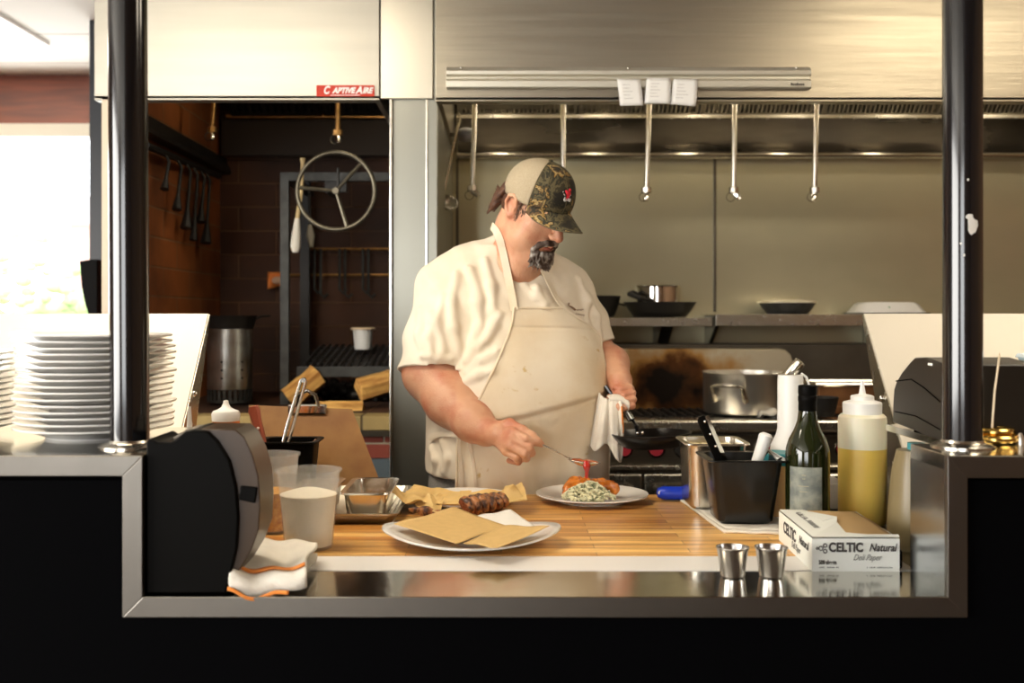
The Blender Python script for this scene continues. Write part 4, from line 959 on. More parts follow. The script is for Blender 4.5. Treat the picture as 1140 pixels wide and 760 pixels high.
for t_ in (-.8, 0, .5, .9, 1.0):
    c_ = a0+(a1-a0)*t_+Vector((.004, -.006, .0)); rg.append([c_+n*.004*sx-n*.006+Vector((0, sy*.002, 0)) for sx, sy in ((-1, -1), (1, -1), (1, 1), (-1, 1))])
part('steel_edge', MB().rings(rg), M['chrome'], r, smooth=False)
for t_ in (.45, .68, .92): part('rivet', MB().ball(a0.lerp(a1, t_)+Vector((.002, -.0075, 0)), .0032, 10), M['chrome'], r)
r = thing('spatula', 'utensil with a rounded white plastic handle in the tall black bin', 'spatula', P(845, 515, 2.32))
part('handle', MB().tube([P(836, 540, 2.32), P(843, 512, 2.32), P(849, 496, 2.33), P(853, 485, 2.33), P(854, 482, 2.33)], [.010, .012, .014, .016, .009], 14), M['white_plastic'], r)
r = thing('steel_spoon', 'thin steel spoon handle lying across the right rim of the black bin', 'spoon', P(860, 505, 2.32))
part('handle', MB().tube([P(838, 522, 2.30), P(856, 501, 2.33), P(868, 511, 2.27)], [.004, .005, .007], 8, flat=.4), M['chrome'], r)
# white pour bottle
c = Vector((U(880, 2.52), 2.52, TZ)); kk = 2.52/F
def z_(v, Y): return V(v, Y)-TZ
r = thing('pour_bottle', 'tall narrow white plastic bottle with a bent steel pourer', 'bottle', c)
part('bottle_body', MB().lathe([(.002, 0), (.046, 0), (.048, .004), (.048, .125), (.045, .150), (.0345, .168), (.030, .185), (.0295, .30), (.028, .310), (.002, .312)], c, 40), M['white_plastic'], r)
p0 = c+Vector((-.004, 0, .305)); 
part('pourer', MB().tube([p0, p0+Vector((.008, 0, .015)), p0+Vector((.024, -.01, .036))], [.018, .014, .0135], 16), M['steel_bright'], r)
part('wire_loop', MB().tube([c+Vector((.022, -.01, .314)), c+Vector((.034, -.012, .305)), c+Vector((.041, -.012, .285)), c+Vector((.042, -.012, .262))], .003, 8), M['white_plastic'], r)
# tan container with teal band
c = Vector((U(868, 2.38), 2.40, TZ))
lathe_bottle('spice_container', 'tan container with a teal lid band squeezed beside the dark bottle', c,
  [('container_body', [(.002, 0), (.038, 0), (.040, .004), (.040, .122), (.002, .124)], mat('tan_contents', (.72, .44, .17), .4)),
   ('lid_band', [(.002, .120), (.041, .120), (.041, .142), (.038, .146), (.002, .146)], mat('teal_lid', (.02, .22, .25), .4))])
# dark bottle
c = Vector((U(899, 2.27), 2.27, TZ))
def zz(v): return V(v, 2.27)-TZ
bp = [(.002, .006), (.036, 0), (.044, .004), (.0455, .015), (.0455, zz(506)), (.044, zz(498)), (.038, zz(488)), (.028, zz(478)), (.021, zz(468)), (.0180, zz(455)), (.0165, zz(436)), (.002, zz(436))]
r = thing('wine_bottle', 'dark green wine bottle with a worn grey label and black cap', 'bottle', c)
gl = mat('dark_bottle_glass', (.012, .016, .004), .06, 0, coat=.5)
part('glass', MB().lathe(bp, c, 48), gl, r)
part('cap', MB().lathe([(.0185, zz(457)), (.0190, zz(456)), (.0185, zz(447)), (.0195, zz(446)), (.0195, zz(441)), (.0182, zz(440)), (.0195, zz(437)), (.0192, zz(429.5)), (.017, zz(428.5)), (.002, zz(428))], c, 32), M['black_plastic'], r)
lab_m = mat('worn_grey_label', (.16, .18, .17), .7, vscale=55, col2=(.30, .32, .27), bump=.0006, bscale=200)
b = MB(); b.grid(lambda i, j: c+Vector((.0462*math.cos(-2.72+1.55*i), .0462*math.sin(-2.72+1.55*i), zz(577)+(zz(517)-zz(577))*j)), 24, 6)
part('label', b, lab_m, r, solid=.0006)
b = MB()
for k, (i0, w, z) in enumerate(((.40, .12, 526), (.42, .08, 530), (.30, .3, 538), (.34, .22, 544))):
    b.grid(lambda i, j: c+Vector((.0470*math.cos(-2.72+1.55*(i0+w*i)), .0470*math.sin(-2.72+1.55*(i0+w*i)), zz(z)+.0016*j)), 6, 2)
part('faded_print', b, mat('faded_print_ink', (.38, .36, .25), .7), r)
# yellow squeeze bottle
c = Vector((U(960.5, 2.33), 2.333, TZ))
def zy(v): return V(v, 2.30)-TZ
k = 2.33/F
zr = .118
r = thing('squeeze_bottle', 'tall clear squeeze bottle with yellow oil and white nozzle cap', 'bottle', c)
oil = mat('yellow_oil', (.72, .50, .10), .3, sss=.2)
clr = mat('milky_empty_plastic', (.74, .70, .52), .35, sss=.2)
part('oil_fill', MB().lathe([(.002, 0), (.046, 0), (.0495, .004), (.0505, .012), (.0505, zy(500)), (.002, zy(500))], c, 44), oil, r)
part('bottle_body', MB().lathe([(.0508, zy(500)-.0005), (.0508, zy(470)), (.0495, zy(465)), (.044, zy(462)), (.002, zy(461))], c, 44), clr, r)
part('cap', MB().lathe([(.002, zy(465)), (.0405, zy(465)), (.0410, zy(450)), (.039, zy(448.5)), (.025, zy(446.5)), (.0245, zy(442)), (.021, zy(441)), (.0075, zy(439.5)), (.0055, zy(434)), (.0028, zy(425)), (.0015, zy(424.5))], c, 40), M['white_plastic'], r)
# pale tapering container behind jamb
c = Vector((.806, 2.10, .8985))
lathe_bottle('jug', 'pale yellowish tapering plastic jug behind the right steel jamb', c,
  [('jug_body', [(.002, 0), (.052, 0), (.054, .005), (.053, .06), (.045, .15), (.036, .19), (.002, .192)], mat('pale_yellow_jug', (.22, .17, .085), .35, var=.1, vscale=12)),
   ('teal_cap', [(.002, .190), (.016, .190), (.016, .204), (.002, .204)], mat('teal_cap_p', (.05, .25, .27), .4))])
o = part('sponge_block', MB().box(.655, .712, 1.915, 2.005, .9, .934), M['black_plastic'], smooth=False, bevel=.004); tag(o, 'small black rubber block on the sill right of the paper box', 'block')
# things between bottles: white cups low
o = part('paper_stack', MB().prism([(0.70, .90), (.80, .90), (.80, .962), (.72, .955), (.70, .93)], 'y', 2.50, 2.60), M['paper_white'], smooth=False, bevel=.002); tag(o, 'low white box standing between wine bottle and squeeze bottle', 'box')

# deli paper box
A = Q((905, 636), z=TZ)[0]; B_ = Q((1000, 636), z=TZ)[0]
ang = -.02; bw = .152; bd = .262; bh = .0575
r = thing('deli_paper_box', 'white and green deli paper carton torn open at the board corner', 'box', A, (0, 0, .0))
X = Vector((math.cos(ang), math.sin(ang), 0)); Yv = Vector((math.sin(.035), math.cos(.035), 0))
o_ = A+Vector((0, .002, .0005))
cmat = mat('white_carton', (.80, .81, .74), .6); gmat = mat('inner_brown_paper', (.58, .38, .17), .7)
def bp_(a, b2, h): return o_+X*a*bw+Yv*b2*bd+Vector((0, 0, h*bh))
b = MB()
def qd(*p): b.face([b.bm.verts.new(x_) for x_ in p])
qd(bp_(0, 0, 0), bp_(1, 0, 0), bp_(1, 0, 1), bp_(0, 0, 1)); qd(bp_(1, 0, 0), bp_(1, 1, 0), bp_(1, 1, 1), bp_(1, 0, 1))
qd(bp_(1, 1, 0), bp_(0, 1, 0), bp_(0, 1, 1), bp_(1, 1, 1)); qd(bp_(0, 1, 0), bp_(0, 0, 0), bp_(0, 0, 1), bp_(0, 1, 1)); qd(bp_(0, 0, 0), bp_(0, 1, 0), bp_(1, 1, 0), bp_(1, 0, 0))
part('carton', b, cmat, r, smooth=False, solid=.0012, offset=1)
b = MB(); b.grid(lambda i, j: bp_(.02+.96*i, .02+.97*j, 1.02+.20*math.sin(PI*j)**.7*math.sin(PI*i*.95+.1)+.02*math.sin(9*j+3*i)), 12, 18)
part('brown_sheets', b, gmat, r, solid=.0008)
b = MB(); tear = [(0, 0), (1.0, 0), (1.0, .03), (.66, .035), (.50, .02), (.42, .08), (.30, .26), (.42, .30), (.48, .42), (.28, .38), (.22, .62), (.34, .70), (.30, .99), (0, 1)]
vs = [b.bm.verts.new(bp_(x_, y_, 1.05+.55*math.sin(PI*min(1, max(0, y_)))*x_)) for x_, y_ in tear]; b.face(vs)
bmesh.ops.triangulate(b.bm, faces=b.bm.faces)
part('torn_lid', b, cmat, r, smooth=False, solid=.0008)
# print on the carton
nF = -Yv
def fr(a, h): return frame(bp_(a, 0, h)+Vector((0, -.0018, 0)), X, (0, 0, 1))
t = text_mb('CELTIC', .022, fr(.38, .72), bold=.0009, width=.060)
t2 = text_mb('Natural', .019, fr(.80, .72), bold=.0003, shear=.3, width=.049)
part('brand_print', merge(t, t2), M['ink'], r, smooth=False)
# slab serifs of the brand name
part('script_print', text_mb('Deli Paper', .015, fr(.62, .42), bold=-.0001, shear=.5, width=.050), mat('grey_print', (.22, .22, .20), .7), r, smooth=False)
t = text_mb('500 sheets', .010, fr(.17, .27), bold=.0003, width=.031)
def strokes(b, a0, a1, h, n, hh, sd):
    q_ = random.Random(sd); x_ = a0; st = (a1-a0)/n
    for k_ in range(n):
        if q_.random() < .15: x_ += st; continue
        p_ = bp_(x_, 0, h)+Vector((0, -.0018, 0)); hk = hh*q_.choice((.7, .7, 1))
        b.box(p_.x, p_.x+st*.6*bw, p_.y, p_.y+.0004, p_.z, p_.z+hk); x_ += st
strokes(t, .06, .30, .105, 16, .0022, 1); strokes(t, .62, .92, .105, 18, .0018, 2)
part('small_print', t, M['ink'], r, smooth=False)
k = bp_(.115, 0, .70)+Vector((0, -.0018, 0)); b = MB()
for cx_, cz_, rr_ in ((.004, .005, .0032), (.004, -.005, .0032), (-.0035, 0, .0036), (-.010, 0, .0016)):
    b.tube([k+Vector((cx_+rr_*math.cos(a), 0, cz_+rr_*math.sin(a))) for a in np.linspace(0, 2*PI, 12, endpoint=False)], .0009, 4, closed=True)
part('knot_emblem', b, M['ink'], r)
def fs(b2, h): return frame(bp_(0, b2, h)+Vector((-.0018, 0, 0)), -Yv, (0, 0, 1))
part('side_print', text_mb('CELTIC', .030, fs(.64, .60), bold=.0009, width=.100), M['ink'], r, smooth=False)
part('side_print', text_mb('Natural', .022, fs(.22, .64), shear=.3, width=.070), M['ink'], r, smooth=False)
part('side_script', text_mb('Deli Paper', .018, fs(.45, .28), shear=.5, width=.07), bpy.data.materials['grey_print'], r, smooth=False)
t = text_mb('CELTIC Natural', .020, frame(bp_(.16, .5, 1.135), -Yv, X), bold=.0004, width=.15)
part('lid_print', t, bpy.data.materials['grey_print'], r, smooth=False)

# ramekins
for u, v, lab in ((818.5, 645, 'small steel sauce cup on the sill, left one of two'), (862, 645, 'small steel sauce cup on the sill beside the paper box')):
    c = Q((u, v), z=TZ)[0]+Vector((0, .021, .0005))
    if u > 850: o = copy_tree(ram0); o.location = c; o['label'] = lab; continue
    ram0 = thing('sauce_cup', lab, 'cup', (0, 0, 0), group='steel sauce cups on the sill')
    part('cup_body', MB().lathe([(.002, 0), (.018, 0), (.0205, .002), (.0265, .046), (.0285, .049), (.0285, .051), (.026, .0515), (.0245, .047), (.0185, .004), (.002, .003)], (0, 0, 0), 40), mat('cup_steel', (.50, .48, .46), .24, 1), ram0, local=True)
    ram0.location = c
# ------------------------------------------------------------------ smooth implicit solids for the figure
RM = None; HS = 1
class SDF:
    def __init__(s, lo, hi, vx):
        s.lo = np.array(lo, float); s.vx = vx; s.n = (np.ceil((np.array(hi)-s.lo)/vx)).astype(int)+1
        s.g = np.full(s.n, .5, np.float32)
        s.ax = [(s.lo[i]+np.arange(s.n[i])*vx).astype(np.float32) for i in range(3)]
    def _sub(s, lo, hi):
        a = np.maximum(((np.array(lo)-s.lo)/s.vx).astype(int)-1, 0); b = np.minimum(((np.array(hi)-s.lo)/s.vx).astype(int)+2, s.n)
        if np.any(b <= a): return None, None
        sl = tuple(slice(a[i], b[i]) for i in range(3))
        return sl, np.meshgrid(s.ax[0][sl[0]], s.ax[1][sl[1]], s.ax[2][sl[2]], indexing='ij', sparse=True)
    def _mix(s, sl, d, k, op):
        g = s.g[sl]; d = d.astype(np.float32)
        if op == 'add':
            if k: h = np.maximum(k-np.abs(g-d), 0)/k; s.g[sl] = np.minimum(g, d)-h*h*k*.25
            else: s.g[sl] = np.minimum(g, d)
        elif op == 'sub':
            d = -d
            if k: h = np.maximum(k-np.abs(g-d), 0)/k; s.g[sl] = np.maximum(g, d)+h*h*k*.25
            else: s.g[sl] = np.maximum(g, d)
        elif op == 'int': s.g[sl] = np.maximum(g, d)
    def cone(s, a, b, ra, rb, k=.02, op='add', pad=.03, flat=None):
        a = np.array(a, float); b = np.array(b, float); m = max(ra, rb)+k+pad
        if flat is not None: m = m*1.0/min(1, flat[1])
        sl, X = s._sub(np.minimum(a, b)-m, np.maximum(a, b)+m)
        if sl is None: return s
        ba = b-a; L = max(ba.dot(ba), 1e-9)
        px, py, pz = X[0]-a[0], X[1]-a[1], X[2]-a[2]
        t = np.clip((px*ba[0]+py*ba[1]+pz*ba[2])/L, 0, 1)
        dx, dy, dz = px-t*ba[0], py-t*ba[1], pz-t*ba[2]
        if flat is not None:
            n = np.array(flat[0], float); n /= np.linalg.norm(n); q = dx*n[0]+dy*n[1]+dz*n[2]; f = (flat[1]-1)
            dx, dy, dz = dx+n[0]*q*f, dy+n[1]*q*f, dz+n[2]*q*f
        s._mix(sl, np.sqrt(dx*dx+dy*dy+dz*dz)-(ra+t*(rb-ra)), k, op); return s
    def chain(s, pts, rs, k=.02, **kw):
        for i in range(len(pts)-1): s.cone(pts[i], pts[i+1], rs[i], rs[i+1], k, **kw)
        return s
    def ell(s, c, r, R=None, k=.02, op='add', pad=.03):
        c = np.array(c, float); r = np.array(r, float)*(HS if R is not None and R is RM else 1); m = r.max()+k+pad
        sl, X = s._sub(c-m, c+m)
        if sl is None: return s
        p = [X[i]-c[i] for i in range(3)]
        if R is not None:
            R = np.array(R); p = [R[0, i]*p[0]+R[1, i]*p[1]+R[2, i]*p[2] for i in range(3)]
        k0 = np.sqrt(sum((p[i]/r[i])**2 for i in range(3))); k1 = np.sqrt(sum((p[i]/r[i]**2)**2 for i in range(3)))+1e-6
        s._mix(sl, k0*(k0-1)/k1, k, op); return s
    def plane(s, c, n, op='int', lo=None, hi=None):
        sl, X = s._sub(s.lo if lo is None else lo, s.lo+s.n*s.vx if hi is None else hi)
        n = np.array(n, float); n /= np.linalg.norm(n)
        d = (X[0]-c[0])*n[0]+(X[1]-c[1])*n[1]+(X[2]-c[2])*n[2]
        s._mix(sl, np.broadcast_to(d, s.g[sl].shape), 0, op); return s
    def sample(s, P_):
        q = (np.asarray(P_)-s.lo)/s.vx; q = np.clip(q, 0, np.array(s.n)-1.001); i = q.astype(int); f = q-i; g = s.g; o = 0
        for a in (0, 1):
            for b in (0, 1):
                for c in (0, 1):
                    w = (f[..., 0] if a else 1-f[..., 0])*(f[..., 1] if b else 1-f[..., 1])*(f[..., 2] if c else 1-f[..., 2])
                    o = o+w*g[i[..., 0]+a, i[..., 1]+b, i[..., 2]+c]
        return o
    def polys(s, iso=0.0):
        g = openvdb.FloatGrid(); a = np.ascontiguousarray(s.g); 
        a[0] = a[-1] = .1; a[:, 0] = a[:, -1] = .1; a[:, :, 0] = a[:, :, -1] = .1
        g.background = .5; g.copyFromArray(a)
        p, q = g.convertToQuads(iso)
        return p*s.vx+s.lo, q
    def obj(s, name, m, parent, disp=None, local=False, iso=0.0):
        p, q = s.polys(iso); q = q[:, ::-1] if False else q
        off = Vector((0, 0, 0)) if (parent is None or local) else root_loc(parent)
        me = bpy.data.meshes.new(name)
        if disp is not None: p = p+disp(p)
        p = p-np.array(off)
        me.vertices.add(len(p)); me.vertices.foreach_set('co', p.astype(np.float32).ravel())
        me.loops.add(len(q)*4); me.loops.foreach_set('vertex_index', q.astype(np.int32).ravel())
        me.polygons.add(len(q)); me.polygons.foreach_set('loop_start', np.arange(len(q), dtype=np.int32)*4)
        me.polygons.foreach_set('loop_total', np.full(len(q), 4, np.int32))
        me.update(); me.validate()
        me.polygons.foreach_set('use_smooth', [True]*len(me.polygons))
        bm = bmesh.new(); bm.from_mesh(me)
        # keep the largest piece only
        bmesh.ops.recalc_face_normals(bm, faces=bm.faces)
        bm.to_mesh(me); bm.free()
        o = mesh_obj(name, me, m)
        if parent is not None: o.parent = parent
        return o
def np3(v): return np.array([v[0], v[1], v[2]], float)
def interp(z, zs, vs):   # smooth interpolation through keys
    zs = np.array(zs, float); vs = np.array(vs, float); o = np.argsort(zs); zs = zs[o]; vs = vs[o]
    t = np.clip(z, zs[0], zs[-1]); i = np.clip(np.searchsorted(zs, t)-1, 0, len(zs)-2)
    u = (t-zs[i])/(zs[i+1]-zs[i]); m = np.gradient(vs, zs)
    h = zs[i+1]-zs[i]; u2 = u*u; u3 = u2*u
    return (2*u3-3*u2+1)*vs[i]+(u3-2*u2+u)*h*m[i]+(-2*u3+3*u2)*vs[i+1]+(u3-u2)*h*m[i+1]


# ------------------------------------------------------------------ meat and chicken
meat = mat('charred_meat', (.42, .17, .055), .5, col2=(.06, .020, .010), vscale=70, thr=(.42, .58), bump=.003, bscale=160, coat=.2)
cut_m = mat('meat_cut_face', (.30, .075, .035), .45, col2=(.16, .035, .016), vscale=120, bump=.002, bscale=200)
r = thing('grilled_meat', 'sliced charred meat lying on the yellow paper', 'meat', P(537, 562, 2.47))
def lumpy(p, a, f, sd):
    return a*(np.sin(p[:, 0]*f+sd)*np.sin(p[:, 1]*f*1.1+sd*2)*np.sin(p[:, 2]*f*.9+1))
for k, (u, v, w, h) in enumerate(((519, 563.5, .016, .019), (527, 562.5, .015, .021), (535, 561, .015, .021), (543, 560, .015, .020), (551, 558.5, .014, .019), (558, 557, .011, .016))):
    c_ = np3(Qz((u, v, .936))[0]); s_ = SDF(c_-.05, c_+.05, .0016)
    R_ = np.array((Matrix.Rotation(.42, 3, 'Z') @ Matrix.Rotation(-.45, 3, 'Y')))
    s_.ell(c_, (w*.75, .028, h*.95), R_, 0); s_.ell(c_+np.array([.003, 0, .004]), (w*.8, .025, h), R_, .008)
    n_ = R_ @ np.array([-1, 0, 0]); s_.plane(c_+n_*w*.30, n_)
    o_ = s_.obj('meat_slice', meat, r, lambda p, k=k: np.stack([lumpy(p, .0013, 330, k), lumpy(p, .0013, 300, k+2), lumpy(p, .0016, 280, k+4)], 1))
    o_.data.materials.append(cut_m)
    for f in o_.data.polygons:
        if f.normal.dot(Vector(n_)) > .9: f.material_index = 1
c_ = np3(Qz((474, 569, .918))[0]); s_ = SDF(c_-.07, c_+.07, .002)
s_.chain([c_+np.array([-.035, .02, 0]), c_, c_+np.array([.035, -.008, -.004])], [.006, .010, .006], .01)
s_.obj('dark_crust', meat, r, lambda p: np.stack([lumpy(p, .002, 230, 1), lumpy(p, .002, 210, 2), lumpy(p, .002, 250, 4)], 1))
glaze = mat('orange_glaze', (.90, .27, .02), .2, col2=(.40, .09, .012), vscale=38, thr=(.40, .66), bump=.003, bscale=90, coat=.6)
r = thing('glazed_chicken', 'orange glazed grilled chicken on the white plate', 'chicken', P(655, 548, 2.6))
c_ = Vector((U(656, 2.62), 2.615, .932)); c_ = np3(c_); s_ = SDF(c_-np.array([.09, .06, .04]), c_+np.array([.09, .06, .05]), .0018)
s_.ell(c_+np.array([.022, .004, .004]), (.046, .026, .019), None, 0); s_.ell(c_+np.array([-.024, .006, .008]), (.034, .024, .020), None, .012)
s_.ell(c_+np.array([-.048, -.010, -.002]), (.019, .020, .016), None, .010); s_.ell(c_+np.array([.056, -.004, -.002]), (.017, .016, .014), None, .010)
s_.chain([c_+np.array([-.046, -.018, -.006]), c_+np.array([-.060, -.030, -.010])], [.011, .007], .008)
for dx in (-.03, -.008, .014, .036): s_.cone(c_+np.array([dx, -.02, .022]), c_+np.array([dx+.018, .02, .026]), .0045, .0045, .005, op='sub')
s_.obj('chicken_piece', glaze, r, lambda p: np.stack([lumpy(p, .0022, 170, 1), lumpy(p, .0022, 190, 3), lumpy(p, .0026, 180, 5)], 1))
person = thing('person', 'heavy man in cream shirt and apron wearing a camouflage cap, spooning sauce', 'person', (.05, 2.98, 0))
ya = math.radians(20)
fB = np.array([math.sin(ya), -math.cos(ya), 0]); lB = np.array([math.cos(ya), math.sin(ya), 0])
# torso keys: z, centre x, centre y, lateral radius, depth radius
TK = [(.80, .045, 2.965, .235, .185), (.90, .040, 2.96, .240, .195), (1.00, .038, 2.955, .238, .205), (1.10, .045, 2.955, .236, .212), (1.20, .045, 2.965, .228, .200),
      (1.30, .040, 2.985, .214, .172), (1.38, .030, 2.99, .205, .150), (1.45, .022, 2.985, .185, .125), (1.50, .018, 2.975, .150, .100), (1.54, .018, 2.965, .09, .075), (1.57, .018, 2.96, .03, .03)]
TK = np.array(TK)
def torso_sdf(s, grow=0.0, zmin=.8, zmax=1.56, k=.03):
    sl, X = s._sub((-.4, 2.6, zmin-.02), (.5, 3.3, zmax+.03))
    x, y, z = X
    zz = z.ravel(); cx, cy, rl, rd = [interp(zz, TK[:, 0], TK[:, i]).reshape(z.shape) for i in (1, 2, 3, 4)]
    dx = x-cx; dy = y-cy
    a = (dx*lB[0]+dy*lB[1])/(rl+grow); b = (dx*fB[0]+dy*fB[1])/(rd+grow)
    e = 2.35; q = (np.abs(a)**e+np.abs(b)**e)**(1/e)
    d = (q-1)*np.minimum(rl, rd)*.9
    d = np.maximum(d, np.maximum(zmin-z, z-zmax)); s._mix(sl, np.broadcast_to(d, s.g[sl].shape), k, 'add')

# arm joints
SR = np3(P(507, 330, 2.95)); ER = np3(P(480, 415, 2.86)); WR = np3(P(541, 480, 2.69))
SL = np3(P(627, 330, 3.05)); EL = np3(P(661, 392, 3.02)); WL = np3(P(690, 424, 2.88))
# head frame
yaw, pit = math.radians(42), math.radians(28)
Fh = np.array([math.sin(yaw)*math.cos(pit), -math.cos(yaw)*math.cos(pit), -math.sin(pit)])
Rh = np.array([-math.cos(yaw), -math.sin(yaw), 0]); Uh = np.cross(Rh, Fh)
roll = math.radians(4)
Ch = np.array([.091, 2.83, 1.627])
HS = .94
RM = np.stack([Rh, Fh, Uh], 1)      # columns: local axes in the world
def H(x, y, z): return Ch+(Rh*x+Fh*y+Uh*z)*HS

skin = SDF((-.34, 2.42, .96), (.46, 3.24, 1.80), .0028)
def head(s):
    s.ell(H(0, -.012, .035), (.076, .097, .086), RM, 0)
    s.ell(H(0, .030, -.03), (.064, .066, .085), RM, .03)
    for x in (-1, 1):
        s.ell(H(x*.044, .042, -.035), (.030, .034, .036), RM, .02)
        s.ell(H(x*.046, .018, -.078), (.032, .045, .034), RM, .03)
        s.ell(H(x*.03, .085, .020), (.024, .012, .008), RM, .012)
    s.ell(H(0, .070, -.102), (.028, .026, .022), RM, .02)
    for x in (-1, 1):
        s.ell(H(x*.032, .103, .004), (.017, .016, .011), RM, .010, op='sub')
        s.ell(H(x*.031, .084, .003), (.0155, .013, .0125), RM, .004)
        s.cone(H(x*.018, .096, -.001), H(x*.044, .088, -.001), .0022, .0018, .004, op='sub')
    s.cone(H(0, .094, .010), H(0, .119, -.034), .009, .0125, .012)
    for x in (-1, 1):
        s.ell(H(x*.013, .108, -.038), (.009, .011, .008), RM, .006)
        s.ell(H(x*.007, .113, -.048), (.004, .006, .004), RM, .003, op='sub')
    s.cone(H(-.024, .086, -.066), H(0, .100, -.064), .005, .007, .008); s.cone(H(.024, .086, -.066), H(0, .100, -.064), .005, .007, .008)
    s.cone(H(-.018, .088, -.078), H(.018, .088, -.078), .0065, .0065, .008)
    s.cone(H(-.026, .098, -.0715), H(.026, .098, -.0715), .0016, .0016, .003, op='sub')
    for x in (-1, 1):   # ears: rim, bowl, lobe
        c = lambda y, z, o=0: H(x*(.078+o), y, z)
        s.ell(c(-.012, -.002), (.007, .019, .030), RM, .008)
        pts = [c(.004, .008, .004), c(.002, .022, .007), c(-.010, .030, .010), c(-.024, .024, .013), c(-.030, .006, .012), c(-.024, -.014, .009), c(-.010, -.028, .004)]
        s.chain(pts, [.0035, .004, .0042, .0042, .004, .004, .006], .004)
        s.ell(c(-.010, -.004, .010), (.007, .009, .011), RM, .003, op='sub')
        s.ell(c(.002, -.006, .005), (.004, .004, .007), RM, .003)
    s.chain([H(0, -.03, -.03), H(0, -.035, -.075), np.array([.050, 2.92, 1.50]), np.array([.04, 2.95, 1.42])], [.062, .060, .063, .08], .03)
    s.cone(H(0, .03, -.095), np.array([.045, 2.885, 1.485]), .040, .055, .03)
head(skin)
torso_sdf(skin, -.012, 1.0, 1.53, .03)
skin.chain([SR, ER], [.078, .072], .03)
mid = lambda a, b, t: a*(1-t)+b*t
FR1 = np3(P(500, 446, 2.80)); 
skin.chain([ER, FR1, np3(P(527, 470, 2.72)), WR], [.070, .061, .046, .034], .03)
skin.chain([SL, EL], [.066, .054], .03)
skin.chain([EL, np3(P(680, 405, 2.97)), WL], [.052, .048, .031], .02)
# right hand (image left) holding the spoon, palm down, thumb and index pinching the handle
Pq = lambda u, v, Y: np3(P(u, v, Y))
def finger(s, pts, rs, k=.0025): s.chain(pts, rs, k, pad=.008)
skin.chain([WR, Pq(556, 483, 2.645)], [.033, .030], .015, pad=.015)
kn = [Pq(571, 482, 2.605), Pq(571, 489, 2.592), Pq(568, 496, 2.592), Pq(564, 502, 2.602)]
for q, r_ in zip(kn, (.0145, .015, .0145, .013)): skin.chain([Pq(552, 484, 2.66), q], [.019, r_], .006, pad=.012)
finger(skin, [kn[0], Pq(586, 488.5, 2.578), Pq(596, 492, 2.583), Pq(603, 494.5, 2.592)], [.0125, .0105, .0093, .0075])
finger(skin, [kn[1], Pq(589, 498, 2.572), Pq(592, 504, 2.592), Pq(582, 505, 2.612)], [.0130, .0108, .0096, .0085])
finger(skin, [kn[2], Pq(584, 505, 2.572), Pq(586, 510, 2.594), Pq(575, 510, 2.616)], [.0125, .0103, .0094, .0082])
finger(skin, [kn[3], Pq(575, 509.5, 2.584), Pq(577, 514, 2.602), Pq(567, 512.5, 2.620)], [.0115, .0094, .0086, .0076])
finger(skin, [Pq(553, 478, 2.665), Pq(567, 472.5, 2.640), Pq(582, 479, 2.612), Pq(592, 485.5, 2.598), Pq(599, 490.5, 2.590)], [.018, .0150, .0118, .0110, .0085], .008)
# left hand (image right) in a fist on the pan handle
skin.chain([WL, Pq(690, 433, 2.86)], [.030, .028], .012, pad=.015)
g0, g1 = Pq(683, 443, 2.845), Pq(696, 461, 2.825)     # pan handle line through the fist
kl = [Pq(700, 447, 2.845), Pq(701.5, 440, 2.850), Pq(701, 433, 2.857), Pq(698, 427, 2.866)]
for q, r_ in zip(kl, (.013, .0135, .013, .012)): skin.chain([Pq(689, 430, 2.872), q], [.018, r_], .005, pad=.012)
for i, q in enumerate(kl):
    e = (-1.5, -.5, .2, .8)[i]
    a = q+np.array([.004, -.030, -.008]); b = q+np.array([-.020, -.040, -.012]); c = q+np.array([-.036, -.028, -.008])
    finger(skin, [q, a, b, c], [.0120-.0006*i, .0104-.0005*i, .0094-.0005*i, .0084-.0004*i])
finger(skin, [Pq(687, 437, 2.868), Pq(681, 444, 2.845), Pq(684, 451, 2.815), Pq(691, 454, 2.800)], [.016, .0135, .0118, .0095], .008)
def skin_mat():
    m = mat('skin', (.62, .335, .205), .45, 0, col2=(.50, .18, .10), vscale=16, thr=(.42, .70), bump=.0010, bscale=210, sss=.10)
    return m
M['skin'] = skin_mat()
body = skin.obj('body', M['skin'], person)

# ------------------------------------------------------------------ shirt
sh = SDF((-.36, 2.62, .88), (.46, 3.30, 1.60), .004)
torso_sdf(sh, .006, .925, 1.535, .03)
dR = (ER-SR)/np.linalg.norm(ER-SR)
sh.chain([SR+np.array([.03, 0, .01]), SR, mid(SR, ER, .55), ER+dR*.03], [.100, .098, .092, .090], .04)
dLf = (EL-SL)/np.linalg.norm(EL-SL)
sh.chain([SL+np.array([-.03, 0, .015]), SL, mid(SL, EL, .6), EL+dLf*.02], [.085, .080, .072, .064], .04)
# shoulder slope and collar
sh.chain([np3(P(559, 285, 2.95)), np3(P(524, 302, 2.95)), np3(P(502, 324, 2.95))], [.060, .070, .092], .03)
sh.chain([np.array([.03, 2.975, 1.495]), SL+np.array([-.02, 0, .040])], [.06, .052], .04)
# open collar round the neck
nk = np.array([.052, 2.905, 1.510]); ndir = H(0, -.035, -.075)-np.array([.035, 2.96, 1.42]); ndir /= np.linalg.norm(ndir)
sh.cone(nk-ndir*.03, nk+ndir*.12, .070, .066, .01, op='sub')
sh.cone(H(0, .03, -.095)-np.array([0, 0, .015]), np.array([.05, 2.87, 1.495]), .046, .058, .01, op='sub')
